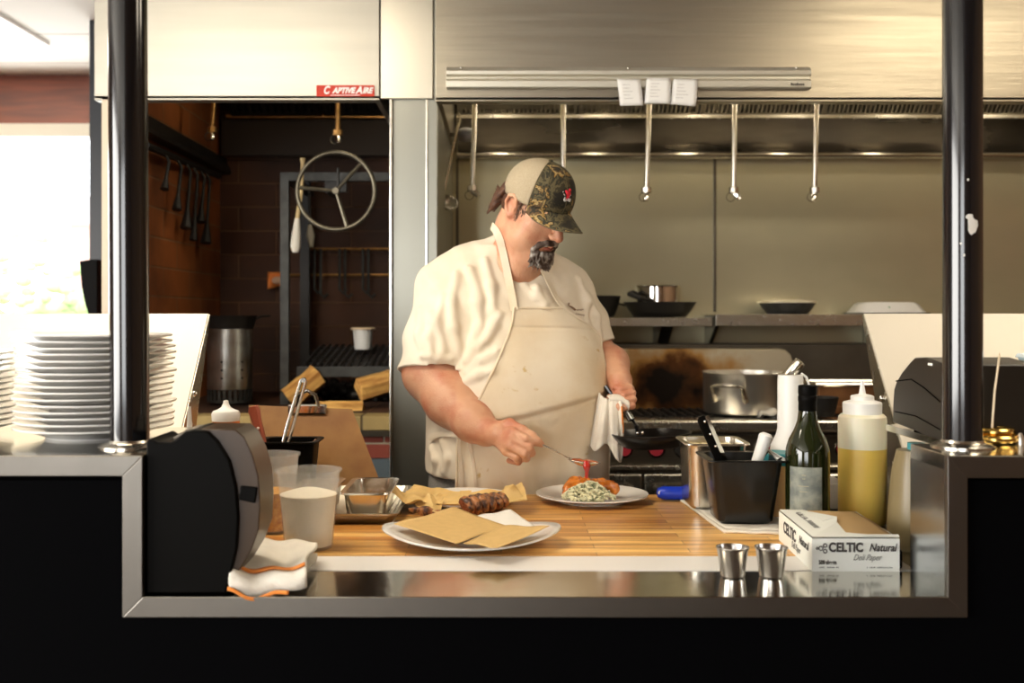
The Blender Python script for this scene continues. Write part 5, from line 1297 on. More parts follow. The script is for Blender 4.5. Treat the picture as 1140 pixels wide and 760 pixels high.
# cut the sleeves at their hems and hollow them
hR = Pq(480, 416, 2.86); nR = np3(P(470, 446, 2.82))-np3(P(492, 380, 2.88)); nR = nR/np.linalg.norm(nR)
nR = np.array([-.12, -.28, -1.0]); nR /= np.linalg.norm(nR)
X0 = hR
def cut(s, c, n, lo, hi):
    sl, X = s._sub(lo, hi); n = np.array(n)/np.linalg.norm(n)
    d = (X[0]-c[0])*n[0]+(X[1]-c[1])*n[1]+(X[2]-c[2])*n[2]
    s.g[sl] = np.maximum(s.g[sl], d.astype(np.float32))
torso2 = SDF((-.36, 2.62, .88), (.46, 3.30, 1.60), .004); torso_sdf(torso2, .006, .925, 1.535, .0)
cutR = ((sh.ax[0][:, None, None]-hR[0])*nR[0]+(sh.ax[1][None, :, None]-hR[1])*nR[1]+(sh.ax[2][None, None, :]-hR[2])*nR[2]).astype(np.float32)
hL = EL+dLf*(-.012); nL = np.array([.42, -.15, -1.0]); nL /= np.linalg.norm(nL)
cutL = ((sh.ax[0][:, None, None]-hL[0])*nL[0]+(sh.ax[1][None, :, None]-hL[1])*nL[1]+(sh.ax[2][None, None, :]-hL[2])*nL[2]).astype(np.float32)
cutv = np.where((sh.ax[0] < .10)[:, None, None], cutR, cutL)
armcut = np.maximum(sh.g, cutv)
sh.g = np.minimum(armcut, torso2.g)
# bite the sleeve openings so the hems stand off the arms
sh.cone(hR-nR*.035, ER+(FR1-ER)*.3, .078, .082, .004, op='sub')
torso3 = SDF((-.36, 2.62, .88), (.46, 3.30, 1.60), .004); torso_sdf(torso3, .003, .925, 1.535, .0)
sh.g = np.minimum(sh.g, torso3.g)
sh.cone(hL-nL*.03, hL+nL*.05, .058, .060, .004, op='sub'); sh.g = np.minimum(sh.g, torso3.g)
sh.cone(nk-ndir*.02, nk+ndir*.12, .069, .065, .004, op='sub')
sh.cone(H(0, .03, -.095)-np.array([0, 0, .015]), np.array([.05, 2.87, 1.495]), .045, .057, .006, op='sub')
# folds: soft ridges laid along the cloth
def ridge(pts, r, k=.019, Y=None):
    pts = [np3(P(*p)) for p in pts]; out = []
    c0 = np.array([.03, 2.96, 0])
    for p in pts:       # push each point along the view depth until it lies just inside the cloth
        ys = np.linspace(2.66, 3.15, 200); q = np.stack([(p[0]/p[1])*ys, ys, CZ+(p[2]-CZ)/p[1]*ys], 1)
        dd = sh.sample(q); i = np.argmax(dd < 0.002); out.append(q[i] if dd[i] < .002 else p)
    n = len(out); sh.chain(out, [r*.80*(.3+.7*math.sin(PI*(i+.5)/n)) for i in range(n)], k)
RD = [([(508, 306, 2.9), (503, 335, 2.9), (505, 365, 2.9), (511, 392, 2.9)], .010), ([(492, 330, 2.9), (486, 360, 2.9), (492, 390, 2.9)], .008), ([(524, 300, 2.9), (533, 335, 2.9), (533, 365, 2.9), (522, 398, 2.9)], .011),
      ([(468, 345, 2.9), (466, 372, 2.9), (474, 394, 2.9)], .008), ([(545, 372, 2.9), (532, 388, 2.9), (519, 402, 2.9)], .009), ([(552, 392, 2.9), (535, 402, 2.9), (520, 414, 2.9)], .009), ([(556, 350, 2.9), (549, 362, 2.9), (541, 378, 2.9)], .008),
      ([(548, 412, 2.9), (532, 417, 2.9), (519, 424, 2.9)], .008), ([(500, 400, 2.9), (488, 399, 2.9), (470, 397, 2.9)], .005), ([(655, 330, 3.), (664, 352, 3.), (668, 374, 3.)], .007), ([(646, 312, 3.), (652, 335, 3.), (655, 358, 3.)], .008),
      ([(480, 498, 2.9), (484, 512, 2.9), (482, 524, 2.9)], .007), ([(492, 492, 2.9), (498, 510, 2.9), (495, 524, 2.9)], .007), ([(584, 318, 2.9), (596, 330, 2.9), (610, 334, 2.9)], .007), ([(588, 306, 2.9), (598, 322, 2.9), (606, 338, 2.9)], .006),
      ([(540, 290, 2.9), (547, 318, 2.9), (549, 345, 2.9)], .008), ([(480, 395, 2.9), (477, 375, 2.9), (480, 350, 2.9)], .006)]
for p_, r_ in RD: ridge(p_, r_)
def cloth_disp(p):
    x, y, z = p[:, 0], p[:, 1], p[:, 2]
    w = .0022*np.sin(38*x+22*z+6*np.sin(9*z))+.0016*np.sin(61*z-30*x+4*np.sin(14*x))+.001*np.sin(95*x+70*z)
    c = np.stack([x-.03, y-2.97, np.zeros_like(x)], 1); c /= np.linalg.norm(c, axis=1)[:, None]+1e-6
    return c*w[:, None]
def cloth_mat(name, c, c2, sc, thr=(.42, .68), stain=None):
    return mat(name, c, .92, 0, col2=c2, vscale=sc, thr=thr, bump=.0006, bscale=420)
M['shirt'] = cloth_mat('cream_shirt_cotton', (.80, .72, .59), (.72, .62, .47), 4)
shirt = sh.obj('shirt', M['shirt'], person, cloth_disp)
shirt['label'] = 'cream short sleeved shirt'
# collar band
cb_ = MB(); cpts = []
for a in np.linspace(0, 2*PI, 40, endpoint=False):
    u1 = np.cross(ndir, [0, 0, 1]); u1 /= np.linalg.norm(u1); u2 = np.cross(ndir, u1)
    cpts.append(Vector(nk+ndir*.004+(u1*math.cos(a)+u2*math.sin(a))*(.070)))
part('collar', cb_.tube(cpts, .0062, 8, closed=True), M['shirt'], person)

# ------------------------------------------------------------------ apron draped over the shirt
comb = sh
def hit_depth(s_, z_, off):
    # s_, z_ arrays -> distance along fB from the torso axis at which the cloth lies
    ts = np.linspace(.36, -.12, 240)
    base = np.array([.042, 2.962, 0])
    P_ = base+s_[..., None, None]*lB+z_[..., None, None]*np.array([0, 0, 1.])+ts[:, None]*fB
    d = comb.sample(P_); ok = d < off; i = np.argmax(ok, -1); t = ts[i]; t = np.where(ok.any(-1), t, -.04); return t
AZ = [ (V(343, 2.83), 572, 627), (V(352, 2.81), 571, 640), (V(368, 2.79), 567, 662), (V(390, 2.77), 558, 672), (V(415, 2.76), 547, 676), (V(447, 2.75), 531, 677), (V(480, 2.75), 508, 676), (V(520, 2.75), 503, 675), (V(560, 2.75), 502, 675), (.70, 502, 675)]
AZ = np.array(AZ)
nz, ns = 280, 130
zs = np.linspace(AZ[0, 0], .62, nz)
uL = interp(zs, AZ[:, 0], AZ[:, 1]); uR = interp(zs, AZ[:, 0], AZ[:, 2])
def u_to_s(u, z):   # lateral coordinate whose draped point appears over column u
    s_ = np.zeros_like(u)
    lo = np.full_like(u, -.26); hi = np.full_like(u, .26)
    for _ in range(16):
        m_ = (lo+hi)/2; t = hit_depth(m_, np.maximum(z, .95), .006); x = .042+m_*lB[0]+t*fB[0]; y = 2.962+m_*lB[1]+t*fB[1]
        uu = 558+x/y*F; big = uu > u; hi = np.where(big, m_, hi); lo = np.where(big, lo, m_)
    return (lo+hi)/2
sL = u_to_s(uL, zs); sR = u_to_s(uR, zs)
sL = np.maximum(sL, -.232); sR = np.minimum(sR, .205)
for a in (sL, sR):
    for _ in range(6): a[1:-1] = (a[:-2]+2*a[1:-1]+a[2:])/4
w = np.linspace(0, 1, ns)
Sg = sL[:, None]*(1-w)+sR[:, None]*w; Zg = np.repeat(zs[:, None], ns, 1)
Tg = hit_depth(Sg, np.maximum(Zg, .95), .007)
for _ in range(10):
    Tg[1:-1, 1:-1] = (Tg[:-2, 1:-1]+Tg[2:, 1:-1]+Tg[1:-1, :-2]+Tg[1:-1, 2:]+4*Tg[1:-1, 1:-1])/8
dz = zs[0]-zs[1]
for i in range(1, nz):
    if zs[i] < 1.12: Tg[i] = np.maximum(Tg[i], Tg[i-1]-.10*dz)
orig = Tg.copy()
# the belt crease: cloth above bulges over it
zc = 1.085+(Sg+.2)*.20-.02
dlt = (Zg-zc)
crease = np.where((Sg > -.20), 1, 0)*np.exp(-(dlt/.008)**2)*-.006+.009*(.5+.5*np.tanh(dlt/.007))*np.exp(-np.maximum(dlt, 0)/.035)
zc2 = AZ[2, 0]+.008-.02*(Sg+.05)
crease += -.0025*np.exp(-((Zg-zc2)/.004)**2)
skirt = np.clip((1.07-Zg)/.15, 0, 1)
folds = skirt*(.006*np.sin(42*Sg+2*np.sin(6*Zg))+.004*np.sin(75*Sg+3+4*Zg)+.007*np.exp(-((Sg+.185)/.012)**2))
folds += (1-skirt)*(.0016*np.sin(19*Sg+9*Zg+1.5*np.sin(11*Sg))+.0012*np.sin(27*Zg-9*Sg+2*np.sin(14*Sg)))
Tg = Tg+crease+folds+.001
APT = np.array([.042, 2.962, 0])+Sg[..., None]*lB+Zg[..., None]*np.array([0, 0, 1.])+Tg[..., None]*fB
def surf_pt(s_, z_, off=.010):
    t = hit_depth(np.array([s_]), np.array([z_]), off)[0]; return np.array([.042, 2.962, 0])+s_*lB+z_*np.array([0, 0, 1.])+t*fB
def apron_mat():
    m, nt, b = new_mat('cream_apron_cotton'); L = nt.links.new; b.inputs['Roughness'].default_value = .93
    tc = nt.nodes.new('ShaderNodeTexCoord')
    def nz_(sc, det): 
        n = nt.nodes.new('ShaderNodeTexNoise'); n.inputs['Scale'].default_value = sc; n.inputs['Detail'].default_value = det; L(tc.outputs['Object'], n.inputs['Vector']); return n
    a = nz_(5, 5); r = nt.nodes.new('ShaderNodeValToRGB'); r.color_ramp.elements[0].position = .40; r.color_ramp.elements[1].position = .66
    r.color_ramp.elements[0].color = (.76, .67, .52, 1); r.color_ramp.elements[1].color = (.66, .53, .35, 1); L(a.outputs['Fac'], r.inputs['Fac'])
    c = nz_(26, 3); r2 = nt.nodes.new('ShaderNodeValToRGB'); r2.color_ramp.elements[0].position = .66; r2.color_ramp.elements[1].position = .74
    r2.color_ramp.elements[0].color = (0, 0, 0, 1); r2.color_ramp.elements[1].color = (1, 1, 1, 1); L(c.outputs['Fac'], r2.inputs['Fac'])
    mx = nt.nodes.new('ShaderNodeMix'); mx.data_type = 'RGBA'; L(r2.outputs['Color'], mx.inputs['Factor']); L(r.outputs['Color'], mx.inputs['A']); mx.inputs['B'].default_value = (.55, .38, .14, 1)
    L(mx.outputs['Result'], b.inputs['Base Color'])
    n2 = nz_(420, 2); bp = nt.nodes.new('ShaderNodeBump'); bp.inputs['Distance'].default_value = .0006; L(n2.outputs['Fac'], bp.inputs['Height']); L(bp.outputs['Normal'], b.inputs['Normal'])
    return m
M['apron'] = apron_mat()
b = MB(); b.grid(lambda i, j: Vector(APT[round(i*(nz-1)), round(j*(ns-1))]), nz, ns)
apron = part('apron', b, M['apron'], person, solid=.0022)
b = MB()
b.tube([Vector(APT[i, 0]+fB*.001) for i in range(0, nz, 5)], .0032, 6); b.tube([Vector(APT[i, -1]+fB*.001) for i in range(0, nz, 5)], .0032, 6); b.tube([Vector(APT[0, j]+fB*.001) for j in range(0, ns, 3)], .0032, 6)
part('hem', b, M['apron'], apron)
def strap(name, pts, wid, m, par, th=.0022, up=None):
    b = MB(); pts = [np.array(p, float) for p in pts]
    # smooth resample
    t = np.linspace(0, 1, len(pts)); T = np.linspace(0, 1, 40); Q_ = np.stack([interp(T, t, [p[k] for p in pts]) for k in range(3)], 1)
    rg = []
    for i in range(40):
        d = Q_[min(i+1, 39)]-Q_[max(i-1, 0)]; d /= np.linalg.norm(d); view = np.array([Q_[i][0], Q_[i][1], Q_[i][2]-CZ]); 
        out = (Q_[i]-np.array([.035, 2.96, Q_[i][2]])) if up is None else np.array(up, float); out /= np.linalg.norm(out)
        sd = np.cross(d, out); sd /= np.linalg.norm(sd)+1e-9; o2 = np.cross(sd, d)
        rg.append([Vector(Q_[i]+sd*a*wid/2+o2*c*th/2) for a, c in ((-1, -1), (1, -1), (1, 1), (-1, 1))])
    b.rings(rg); return part(name, b, m, par, smooth=False)
def vis(u, v, off=.006):  # cloth point seen at a place of the figure
    ys = np.linspace(2.66, 3.15, 300); q = np.stack([(u-558)/F*ys, ys, CZ-(v-349)/F*ys], 1)
    dd = comb.sample(q); ok = dd < off; i = np.argmax(ok)
    return q[i] if ok.any() else q[150]
def vis2(u, v, off=.008):
    ys = np.linspace(2.66, 3.15, 400); q = np.stack([(u-558)/F*ys, ys, CZ-(v-349)/F*ys], 1)
    ok = (np.minimum(comb.sample(q), skin.sample(q)) < off); i = np.argmax(ok)
    return q[i] if ok.any() else q[200]
strap('neck_strap', [APT[2, 2], vis2(569, 325), vis2(565, 305), vis2(562, 290), vis2(559, 277), vis2(556, 266), vis2(552, 257), vis2(549, 252)+np.array([-.004, .03, .004])], .020, M['apron'], apron)
strap('neck_strap', [APT[2, -3], vis(620, 332), vis(614, 320), vis(607, 306), vis(603, 299)], .018, M['apron'], apron)
# ties with a knot at the waist
APX = 558+APT[..., 0]/APT[..., 1]*F; APY = 349-(APT[..., 2]-CZ)/APT[..., 1]*F
def apv(u, v, o=.006):
    k_ = np.argmin((APX-u)**2+(APY-v)**2); return APT.reshape(-1, 3)[k_]+fB*o
k0 = apv(511, 484, .010)
b = MB(); b.ball(k0, .010, 12, (1.25, .8, 1)); part('tie_knot', b, M['shirt'], apron)
strap('tie_string', [k0, apv(509, 494, .012), apv(511, 512), apv(513, 530), apv(514, 558)], .0085, M['shirt'], apron, up=fB)
strap('tie_string', [k0, apv(519, 490, .012), apv(525, 508), apv(528, 530), apv(529, 558)], .0085, M['shirt'], apron, up=fB)
strap('tie_string', [k0, vis(497, 483, .008), vis(485, 484, .008), vis(477, 487, .008)], .013, M['shirt'], apron)
# shirt mark on the chest: thin dark curl with two rows of tiny writing
b = MB()
def mk(pts, r_): 
    b.tube([Vector(vis(u, v, .0015)) for u, v in pts], r_, 5)
mk([(633.5, 337), (633, 340), (636, 341), (639, 343), (641, 345)], .0016); mk([(634, 341), (637, 343), (640, 345.5)], .0011)
r_t = random.Random(4)
for k in range(5):
    u = 641+k*1.8; mk([(u, 345+.5*(k % 2)), (u+1, 343.6+r_t.random()), (u+1.4, 345.6)], .0007)
for k in range(6):
    u = 641+k*1.7; mk([(u, 350+.3*k), (u+.5, 348.4+.3*k), (u+1.1, 350+.3*k)], .0007)
part('chest_mark', b, mat('chest_print', (.20, .10, .05), .8), shirt)
# trousers and shoes (mostly hidden behind the table)
tr = SDF((-.30, 2.66, 0.03), (.40, 3.30, 1.0), .008)
torso_sdf(tr, -.006, .8, .955, .03)
for s_ in (-1, 1):
    hp = np.array([.045, 2.97, .84])+lB*s_*.115; kn_ = np.array([.045, 2.95, .46])+lB*s_*.13; an = np.array([.045, 2.98, .09])+lB*s_*.14
    tr.chain([hp, kn_, an], [.118, .085, .062], .05)
trousers = tr.obj('trousers', mat('grey_trousers', (.30, .29, .27), .9, vscale=200, var=.3), person)
for s_ in (-1, 1):
    sd_ = SDF((-.35, 2.6, 0), (.45, 3.25, .16), .006); an = np.array([.045, 2.98, .05])+lB*s_*.14
    sd_.cone(an+np.array([0, 0, .03]), an+np.array([0, 0, -.0]), .05, .048, .02); sd_.cone(an, an+fB*.17+np.array([0, 0, -.012]), .048, .036, .03)
    sd_.plane((0, 0, .004), (0, 0, -1))
    sd_.obj('shoe', M['black_plastic'], person)

# ------------------------------------------------------------------ hair, beard, cap
stb = MB(); rs = random.Random(12)
for k in range(130):
    y = rs.uniform(.002, .038); z = rs.uniform(-.028, .034)-.25*y; 
    if y > .02 and z < -.01: continue
    for x in (1, -1):
        q = np.array([x*.077*math.sqrt(max(.05, 1-(y/.105)**2)), y, z]); p0 = H(*q); stb.tube([Vector(p0), Vector(p0-Uh*.006-Fh*.001)], .0009, 3)
part('sideburn', stb, mat('grey_stubble', (.16, .11, .08), .8), person)
hb = SDF(np.minimum(H(-.13, -.17, -.17), H(.13, .16, .2))-.12, np.maximum(H(-.13, -.17, -.17), H(.13, .16, .2))+.12, .0028)
hb.ell(H(0, -.022, -.004), (.0775, .098, .062), RM, 0)
hb.plane(H(0, -.030, 0), Fh, op='int'); hb.plane(H(0, 0, .045), Uh, op='int')
for x in (-1, 1): hb.cone(H(x*.072, .012, .035), H(x*.073, .010, -.006), .0085, .004, .006)
rh = random.Random(9)
for k in range(60):
    a = rh.uniform(-1.2, 1.2); z0 = rh.uniform(.0, .03); p0 = H(.076*math.sin(a), -.022-.096*math.cos(a), z0); L_ = rh.uniform(.05, .085)
    p1 = p0+(-Uh*.55-Fh*.25+Rh*.3*math.sin(a)+np.array([-.1, 0, -.2]))*L_*.55; p2 = p1+(-Uh*.5-Fh*(.1+.5*rh.random())+np.array([-.15, .0, -.35]))*L_*.5
    hb.chain([p0, p1, p2], [.008, .0065, .0020], .004, pad=.01)
for k in range(9):
    p0 = H(.035, -.105, .012-.004*k); hb.chain([p0, p0-Fh*.022+Uh*.004*(k-3), p0-Fh*.038-Uh*(.004*k)], [.006, .004, .0012], .003, pad=.01)
M['hair'] = mat('brown_hair', (.13, .055, .025), .5, stretch=(1, 1, 1), vscale=160, col2=(.045, .018, .010), bump=.003, bscale=260)
hair = hb.obj('hair', M['hair'], person)
bd_ = SDF(H(0, .08, -.09)-.11, H(0, .08, -.09)+.11, .0022)
bd_.ell(H(0, .078, -.108), (.034, .030, .027), RM, 0)
for x in (-1, 1):
    bd_.chain([H(0, .105, -.0565), H(x*.016, .101, -.059), H(x*.029, .088, -.070), H(x*.034, .078, -.090), H(x*.026, .078, -.108)], [.0055, .0072, .0075, .008, .010], .006)
rb = random.Random(2)
for k in range(240):
    a = rb.uniform(-1.35, 1.35); q = rb.random(); zq = -.088-.036*q; rr_q = .036*math.cos(max(0, (q-.35))*1.25)
    p0 = H(rr_q*math.sin(a), .072+.030*math.cos(a)*(1-.2*q), zq); d = (Rh*math.sin(a)*.45+Fh*(.25+.3*math.cos(a))-Uh*1.0+np.array([rb.uniform(-.25, .25), rb.uniform(-.2, .2), rb.uniform(-.1, .2)]))
    L_ = rb.uniform(.010, .024); bd_.cone(p0, p0+d*L_, .0028, .0011, .0018, pad=.006)
for k in range(70):
    x = rb.uniform(-.03, .03); p0 = H(x, .108-abs(x)*.55, -.055-abs(x)*.25); d = -Uh*.9+Rh*x*18+Fh*.25; bd_.cone(p0, p0+d*rb.uniform(.006, .012), .0024, .001, .0016, pad=.006)
bd_.ell(H(0, .112, -.0725), (.016, .014, .0055), RM, .002, op='sub')
beard_m = mat('grey_brown_beard', (.05, .028, .018), .6, col2=(.36, .33, .29), vscale=55, thr=(.45, .66), bump=.0015, bscale=500)
beard = bd_.obj('beard', beard_m, person); beard['label'] = 'dark goatee greying at the chin'
lip = MB(); lip.tube([Vector(H(x, .098-abs(x)*.28, -.0765-.0*x)) for x in (-.018, -.009, 0, .009, .018)], [.002, .0048, .0052, .0048, .002], 8)
part('lip', lip, mat('lip_skin', (.34, .11, .08), .5), person)
bw_ = MB()
for x in (-1, 1): bw_.tube([Vector(H(x*a, .096-a*.28, .022+.004*math.sin(a*60))) for a in (.014, .026, .038, .048)], [.003, .0042, .0036, .0016], 8)
part('eyebrow', bw_, M['hair'], person)

Cc = (0, -.008, .046)     # cap dome centre, local
def dome(th, ph, g=0.0):   # th azimuth from the front towards his right, ph up from the rim
    rx, ry, rz = .0885+g, .1085+g, .092+g
    x = rx*math.sin(th)*math.cos(ph); y = Cc[1]+ry*math.cos(th)*math.cos(ph); z = Cc[2]+rz*math.sin(ph)
    if y > 0: z += .010*math.sin(ph)*min(1, y/.06)
    if ph < 0: pass
    return x, y, z
def rim_ph(th):            # the rim dips at the back
    return -.20-.14*(.5-.5*math.cos(th))
cap = person
seam = 1.08
def cap_grid(t0, t1, n, m_, g=0.0):
    b = MB()
    def fn(i, j):
        th = t0+(t1-t0)*i; ph = rim_ph(th)+(PI/2-rim_ph(th))*j
        # panels meet at the button
        x, y, z = dome(th, ph, g+.0012*abs(math.sin(th*3))**.5*0)
        return Vector(H(x, y, z))
    b.grid(fn, n, m_); return b
def camo():
    m, nt, b = new_mat('leaf_camouflage'); L = nt.links.new; b.inputs['Roughness'].default_value = .85
    tc = nt.nodes.new('ShaderNodeTexCoord'); mp = nt.nodes.new('ShaderNodeMapping'); mp.inputs['Scale'].default_value = (1, 1, 1.0); mp.inputs['Rotation'].default_value = (.3, .5, .8); L(tc.outputs['Object'], mp.inputs['Vector'])
    n = nt.nodes.new('ShaderNodeTexNoise'); n.inputs['Scale'].default_value = 17; n.inputs['Detail'].default_value = 7; n.inputs['Distortion'].default_value = .5; n.inputs['Roughness'].default_value = .62; L(mp.outputs['Vector'], n.inputs['Vector'])
    r = nt.nodes.new('ShaderNodeValToRGB'); r.color_ramp.interpolation = 'CONSTANT'; e = r.color_ramp.elements
    e[0].position = 0; e[0].color = (.012, .009, .004, 1); e[1].position = .42; e[1].color = (.035, .028, .011, 1)
    for p_, c in ((.475, (.10, .08, .035, 1)), (.53, (.022, .020, .009, 1)), (.575, (.24, .13, .025, 1)), (.60, (.40, .30, .13, 1)), (.625, (.10, .055, .018, 1)), (.67, (.02, .016, .008, 1))):
        k = e.new(p_); k.color = c
    L(n.outputs['Fac'], r.inputs['Fac']); L(r.outputs['Color'], b.inputs['Base Color']); return m
M['camo'] = camo()
def mesh_m():
    m = mat('tan_mesh_fabric', (.50, .42, .29), .85, bump=.0012, bscale=900, vscale=700, col2=(.34, .27, .17)); return m
part('cap_front', cap_grid(-seam, seam, 60, 26), M['camo'], person, solid=.002)['label'] = 'camouflage front of the cap'
part('cap_mesh', cap_grid(seam, 2*PI-seam, 70, 26), mesh_m(), person, solid=.002)['label'] = 'tan mesh back of the cap'
part('cap_button', MB().ball(H(0, Cc[1], Cc[2]+.0935), .0065, 12, (1, 1, .7)), M['camo'], person)
b = MB()
for th in (seam, -seam, 0, .72, -.72): b.tube([Vector(H(*dome(th, rim_ph(th)+(PI/2-rim_ph(th))*j, .0015))) for j in np.linspace(0, 1, 22)], .0010, 5)
part('cap_seam', b, mat('cap_thread', (.10, .08, .04), .9), person)
def brim(i, j):      # i across, j outwards
    th = -1.08+2.16*i; x0, y0, z0 = dome(th, rim_ph(th)+.02, -.001)
    s_ = math.sin(th)/math.sin(1.08)
    ext = .078*math.sqrt(max(0, 1-abs(s_)**3.0))
    x = x0*(1-.04*j); y = y0+ext*j; z = z0+.004*j-.30*ext*j-.030*(abs(s_)**2)*(j**.8)*.9
    z -= .10*ext*j*(1-abs(s_))*.0
    return Vector(H(x, y, z))
part('cap_brim', MB().grid(brim, 50, 16), M['camo'], person, solid=.003, sub=0)['label'] = 'curved camouflage cap brim'
b = MB(); b.tube([brim(i, 1)+Vector((0, 0, 0)) for i in np.linspace(0.02, .98, 50)], .0020, 6)
part('brim_piping', b, bpy.data.materials['cap_thread'], person)
# embroidered badge: a red cluster over three pale loops
def onfront(a, h): return Vector(H(*dome(a, h, .0022)))
b = MB(); rc = random.Random(6)
for k in range(26):
    aa, hh = rc.gauss(0, .055), rc.gauss(0, .055); p = onfront(-.02+aa, .40+hh); b.ball(p, rc.uniform(.0022, .0040), 7)
part('red_embroidery', b, mat('red_thread', (.55, .015, .03), .7), person)
b = MB()
for k in range(3):
    c0, h0 = -.02+.10*(k-1), .26-.02*abs(k-1); b.tube([onfront(c0+.038*math.sin(t), h0+.038*math.cos(t)) for t in np.linspace(.5, 5.8, 10)], .0013, 5)
for k in range(14): b.ball(onfront(rc.uniform(-.20, .2), rc.uniform(.25, .45)), .0012, 6)
part('white_embroidery', b, mat('white_thread', (.75, .73, .68), .7), person)

# ------------------------------------------------------------------ spoon with sauce, skillet, towel in hand
s0 = Pq(585, 486.5, 2.600); s1 = Pq(602, 494, 2.588); s2 = Pq(634, 511, 2.585)
sp = thing('serving_spoon', 'steel spoon full of red sauce held above the white plate', 'spoon', Vector(s1))
part('handle', MB().tube([Vector(x) for x in (Pq(572, 479.5, 2.612), s0, s1, Pq(618, 501.5, 2.587), Pq(629, 508, 2.586), s2+np.array([.006, 0, -.001]))], [.0055, .005, .004, .0034, .0034, .005], 10, flat=.6), M['steel'], sp)
bc = Pq(650, 514.5, 2.585)
def spb(i, j, r_=1, dz=0):
    a = 2*PI*i; x = .040*j*math.cos(a)*r_*(1 if math.cos(a) > 0 else .95); y = .021*j*math.sin(a)*r_
    z = .0035*(1)-.0125*(1-j**2); return Vector(bc)+Vector((x, y, z+dz-.10*x))
part('bowl', MB().grid(spb, 40, 10, closeu=True), M['steel'], sp, solid=.0016)
sauce_m = mat('red_brown_sauce', (.26, .045, .012), .2, coat=.5, bump=.003, bscale=90, col2=(.42, .10, .03), vscale=60)
part('sauce', MB().grid(lambda i, j: spb(i, j*.92, 1, .0)+Vector((0, 0, .0155*(1-j**3)+.0015*math.sin(i*40)*j)), 40, 8, closeu=True), sauce_m, sp)
drip = Pq(653, 516, 2.570)
part('dripping_sauce', MB().tube([Vector(drip)+Vector((0, 0, .006)), Vector(drip)+Vector((0, -.003, -.006)), Vector(drip)+Vector((.001, -.001, -.018)), Vector(drip)+Vector((.0, 0, -.034))], [.008, .009, .005, .0035], 10), mat('red_sauce', (.50, .03, .02), .15, coat=.5), sp)

pc_ = np3(P(725, 482.5, 2.80)); Rp = .104
pan = thing('frying_pan', 'small black frying pan held by the man in his towel hand', 'pan', Vector(pc_))
Tp = Matrix.Rotation(math.radians(-2), 4, 'Y')
part('pan_body', MB().lathe([(.002, -.034), (Rp*.66, -.034), (Rp*.72, -.031), (Rp*.90, -.014), (Rp, .001), (Rp, .003), (Rp-.003, .003), (Rp*.88, -.014), (Rp*.70, -.029), (.002, -.030)], Vector(pc_), 56, Tp), mat('seasoned_pan', (.014, .013, .012), .28, .4), pan)
hs = Vector(P(707, 478, 2.80)); he = Vector(g0)
part('handle', MB().tube([hs+Vector((.010, 0, -.012)), hs+Vector((.004, 0, .008)), Vector(P(705, 469, 2.812)), Vector(P(699, 461, 2.822)), Vector(P(691, 450, 2.835)), he, he+Vector((-.02, .01, .03))], [.010, .011, .009, .012, .013, .013, .010], 12, flat=.55), M['black_gloss'], pan)
part('handle_clasp', MB().tube([Vector(P(703, 467.5, 2.808)), Vector(P(697, 458, 2.818))], [.0135, .0135], 12, flat=.62), mat('clasp_steel', (.22, .22, .22), .2, 1), pan)
for dx in (-.006, .006): part('rivet', MB().ball(hs+Vector((.012+dx, -.006, -.008)), .004, 10), M['chrome'], pan)
part('sauce_film', MB().lathe([(.002, -.0285), (Rp*.55, -.0285), (Rp*.66, -.0282), (.002, -.0275)], Vector(pc_), 40, Tp), mat('pan_oil', (.32, .18, .07), .12, coat=.4), pan)
# towel draped from the hand
tw_ = thing('kitchen_towel', 'white kitchen towel with an orange edge draped from the hand holding the pan', 'towel', P(682, 440, 2.83))
TL = [(684, 430), (694, 432), (704, 446)]
def tow(i, j):
    top = np.array([667+25*i, 437+12*i+3*math.sin(6*i)]); 
    endv = interp(np.array([i]), [0, .15, .4, .62, .8, 1], [496, 502, 494, 511, 512, 474])[0]
    endu = interp(np.array([i]), [0, .15, .4, .62, .8, 1], [657, 662, 676, 686, 692, 694])[0]
    q = top*(1-j)+np.array([endu, endv])*j
    fold = (.007*math.sin(i*17+.6)+.003*math.sin(i*31+2*j))*min(1, .35+j)
    Y = 2.80-.012*math.sin(PI*min(1, j*1.2))+fold*1.0+.02*(1-j)*(1-i)
    return P(q[0], q[1], Y)
part('cloth', MB().grid(tow, 70, 30), M['cloth'], tw_, solid=.003)
b = MB(); b.grid(lambda i, j: tow(.955+.045*i, .15+.82*j)+Vector((.0, -.0035, 0)), 4, 24); part('orange_edge', b, M['orange_stripe'], tw_, solid=.003)
b = MB(); b.grid(lambda i, j: Vector(np3(P(676+22*i+3*math.sin(3*j), 441+3*i+15*j*(.5+.5*i)-3*math.sin(PI*i), 2.800-.016*math.sin(PI*j)+.02*(1-i)+.014*i))), 24, 14)
part('wrapped_end', b, M['cloth'], tw_, solid=.005)
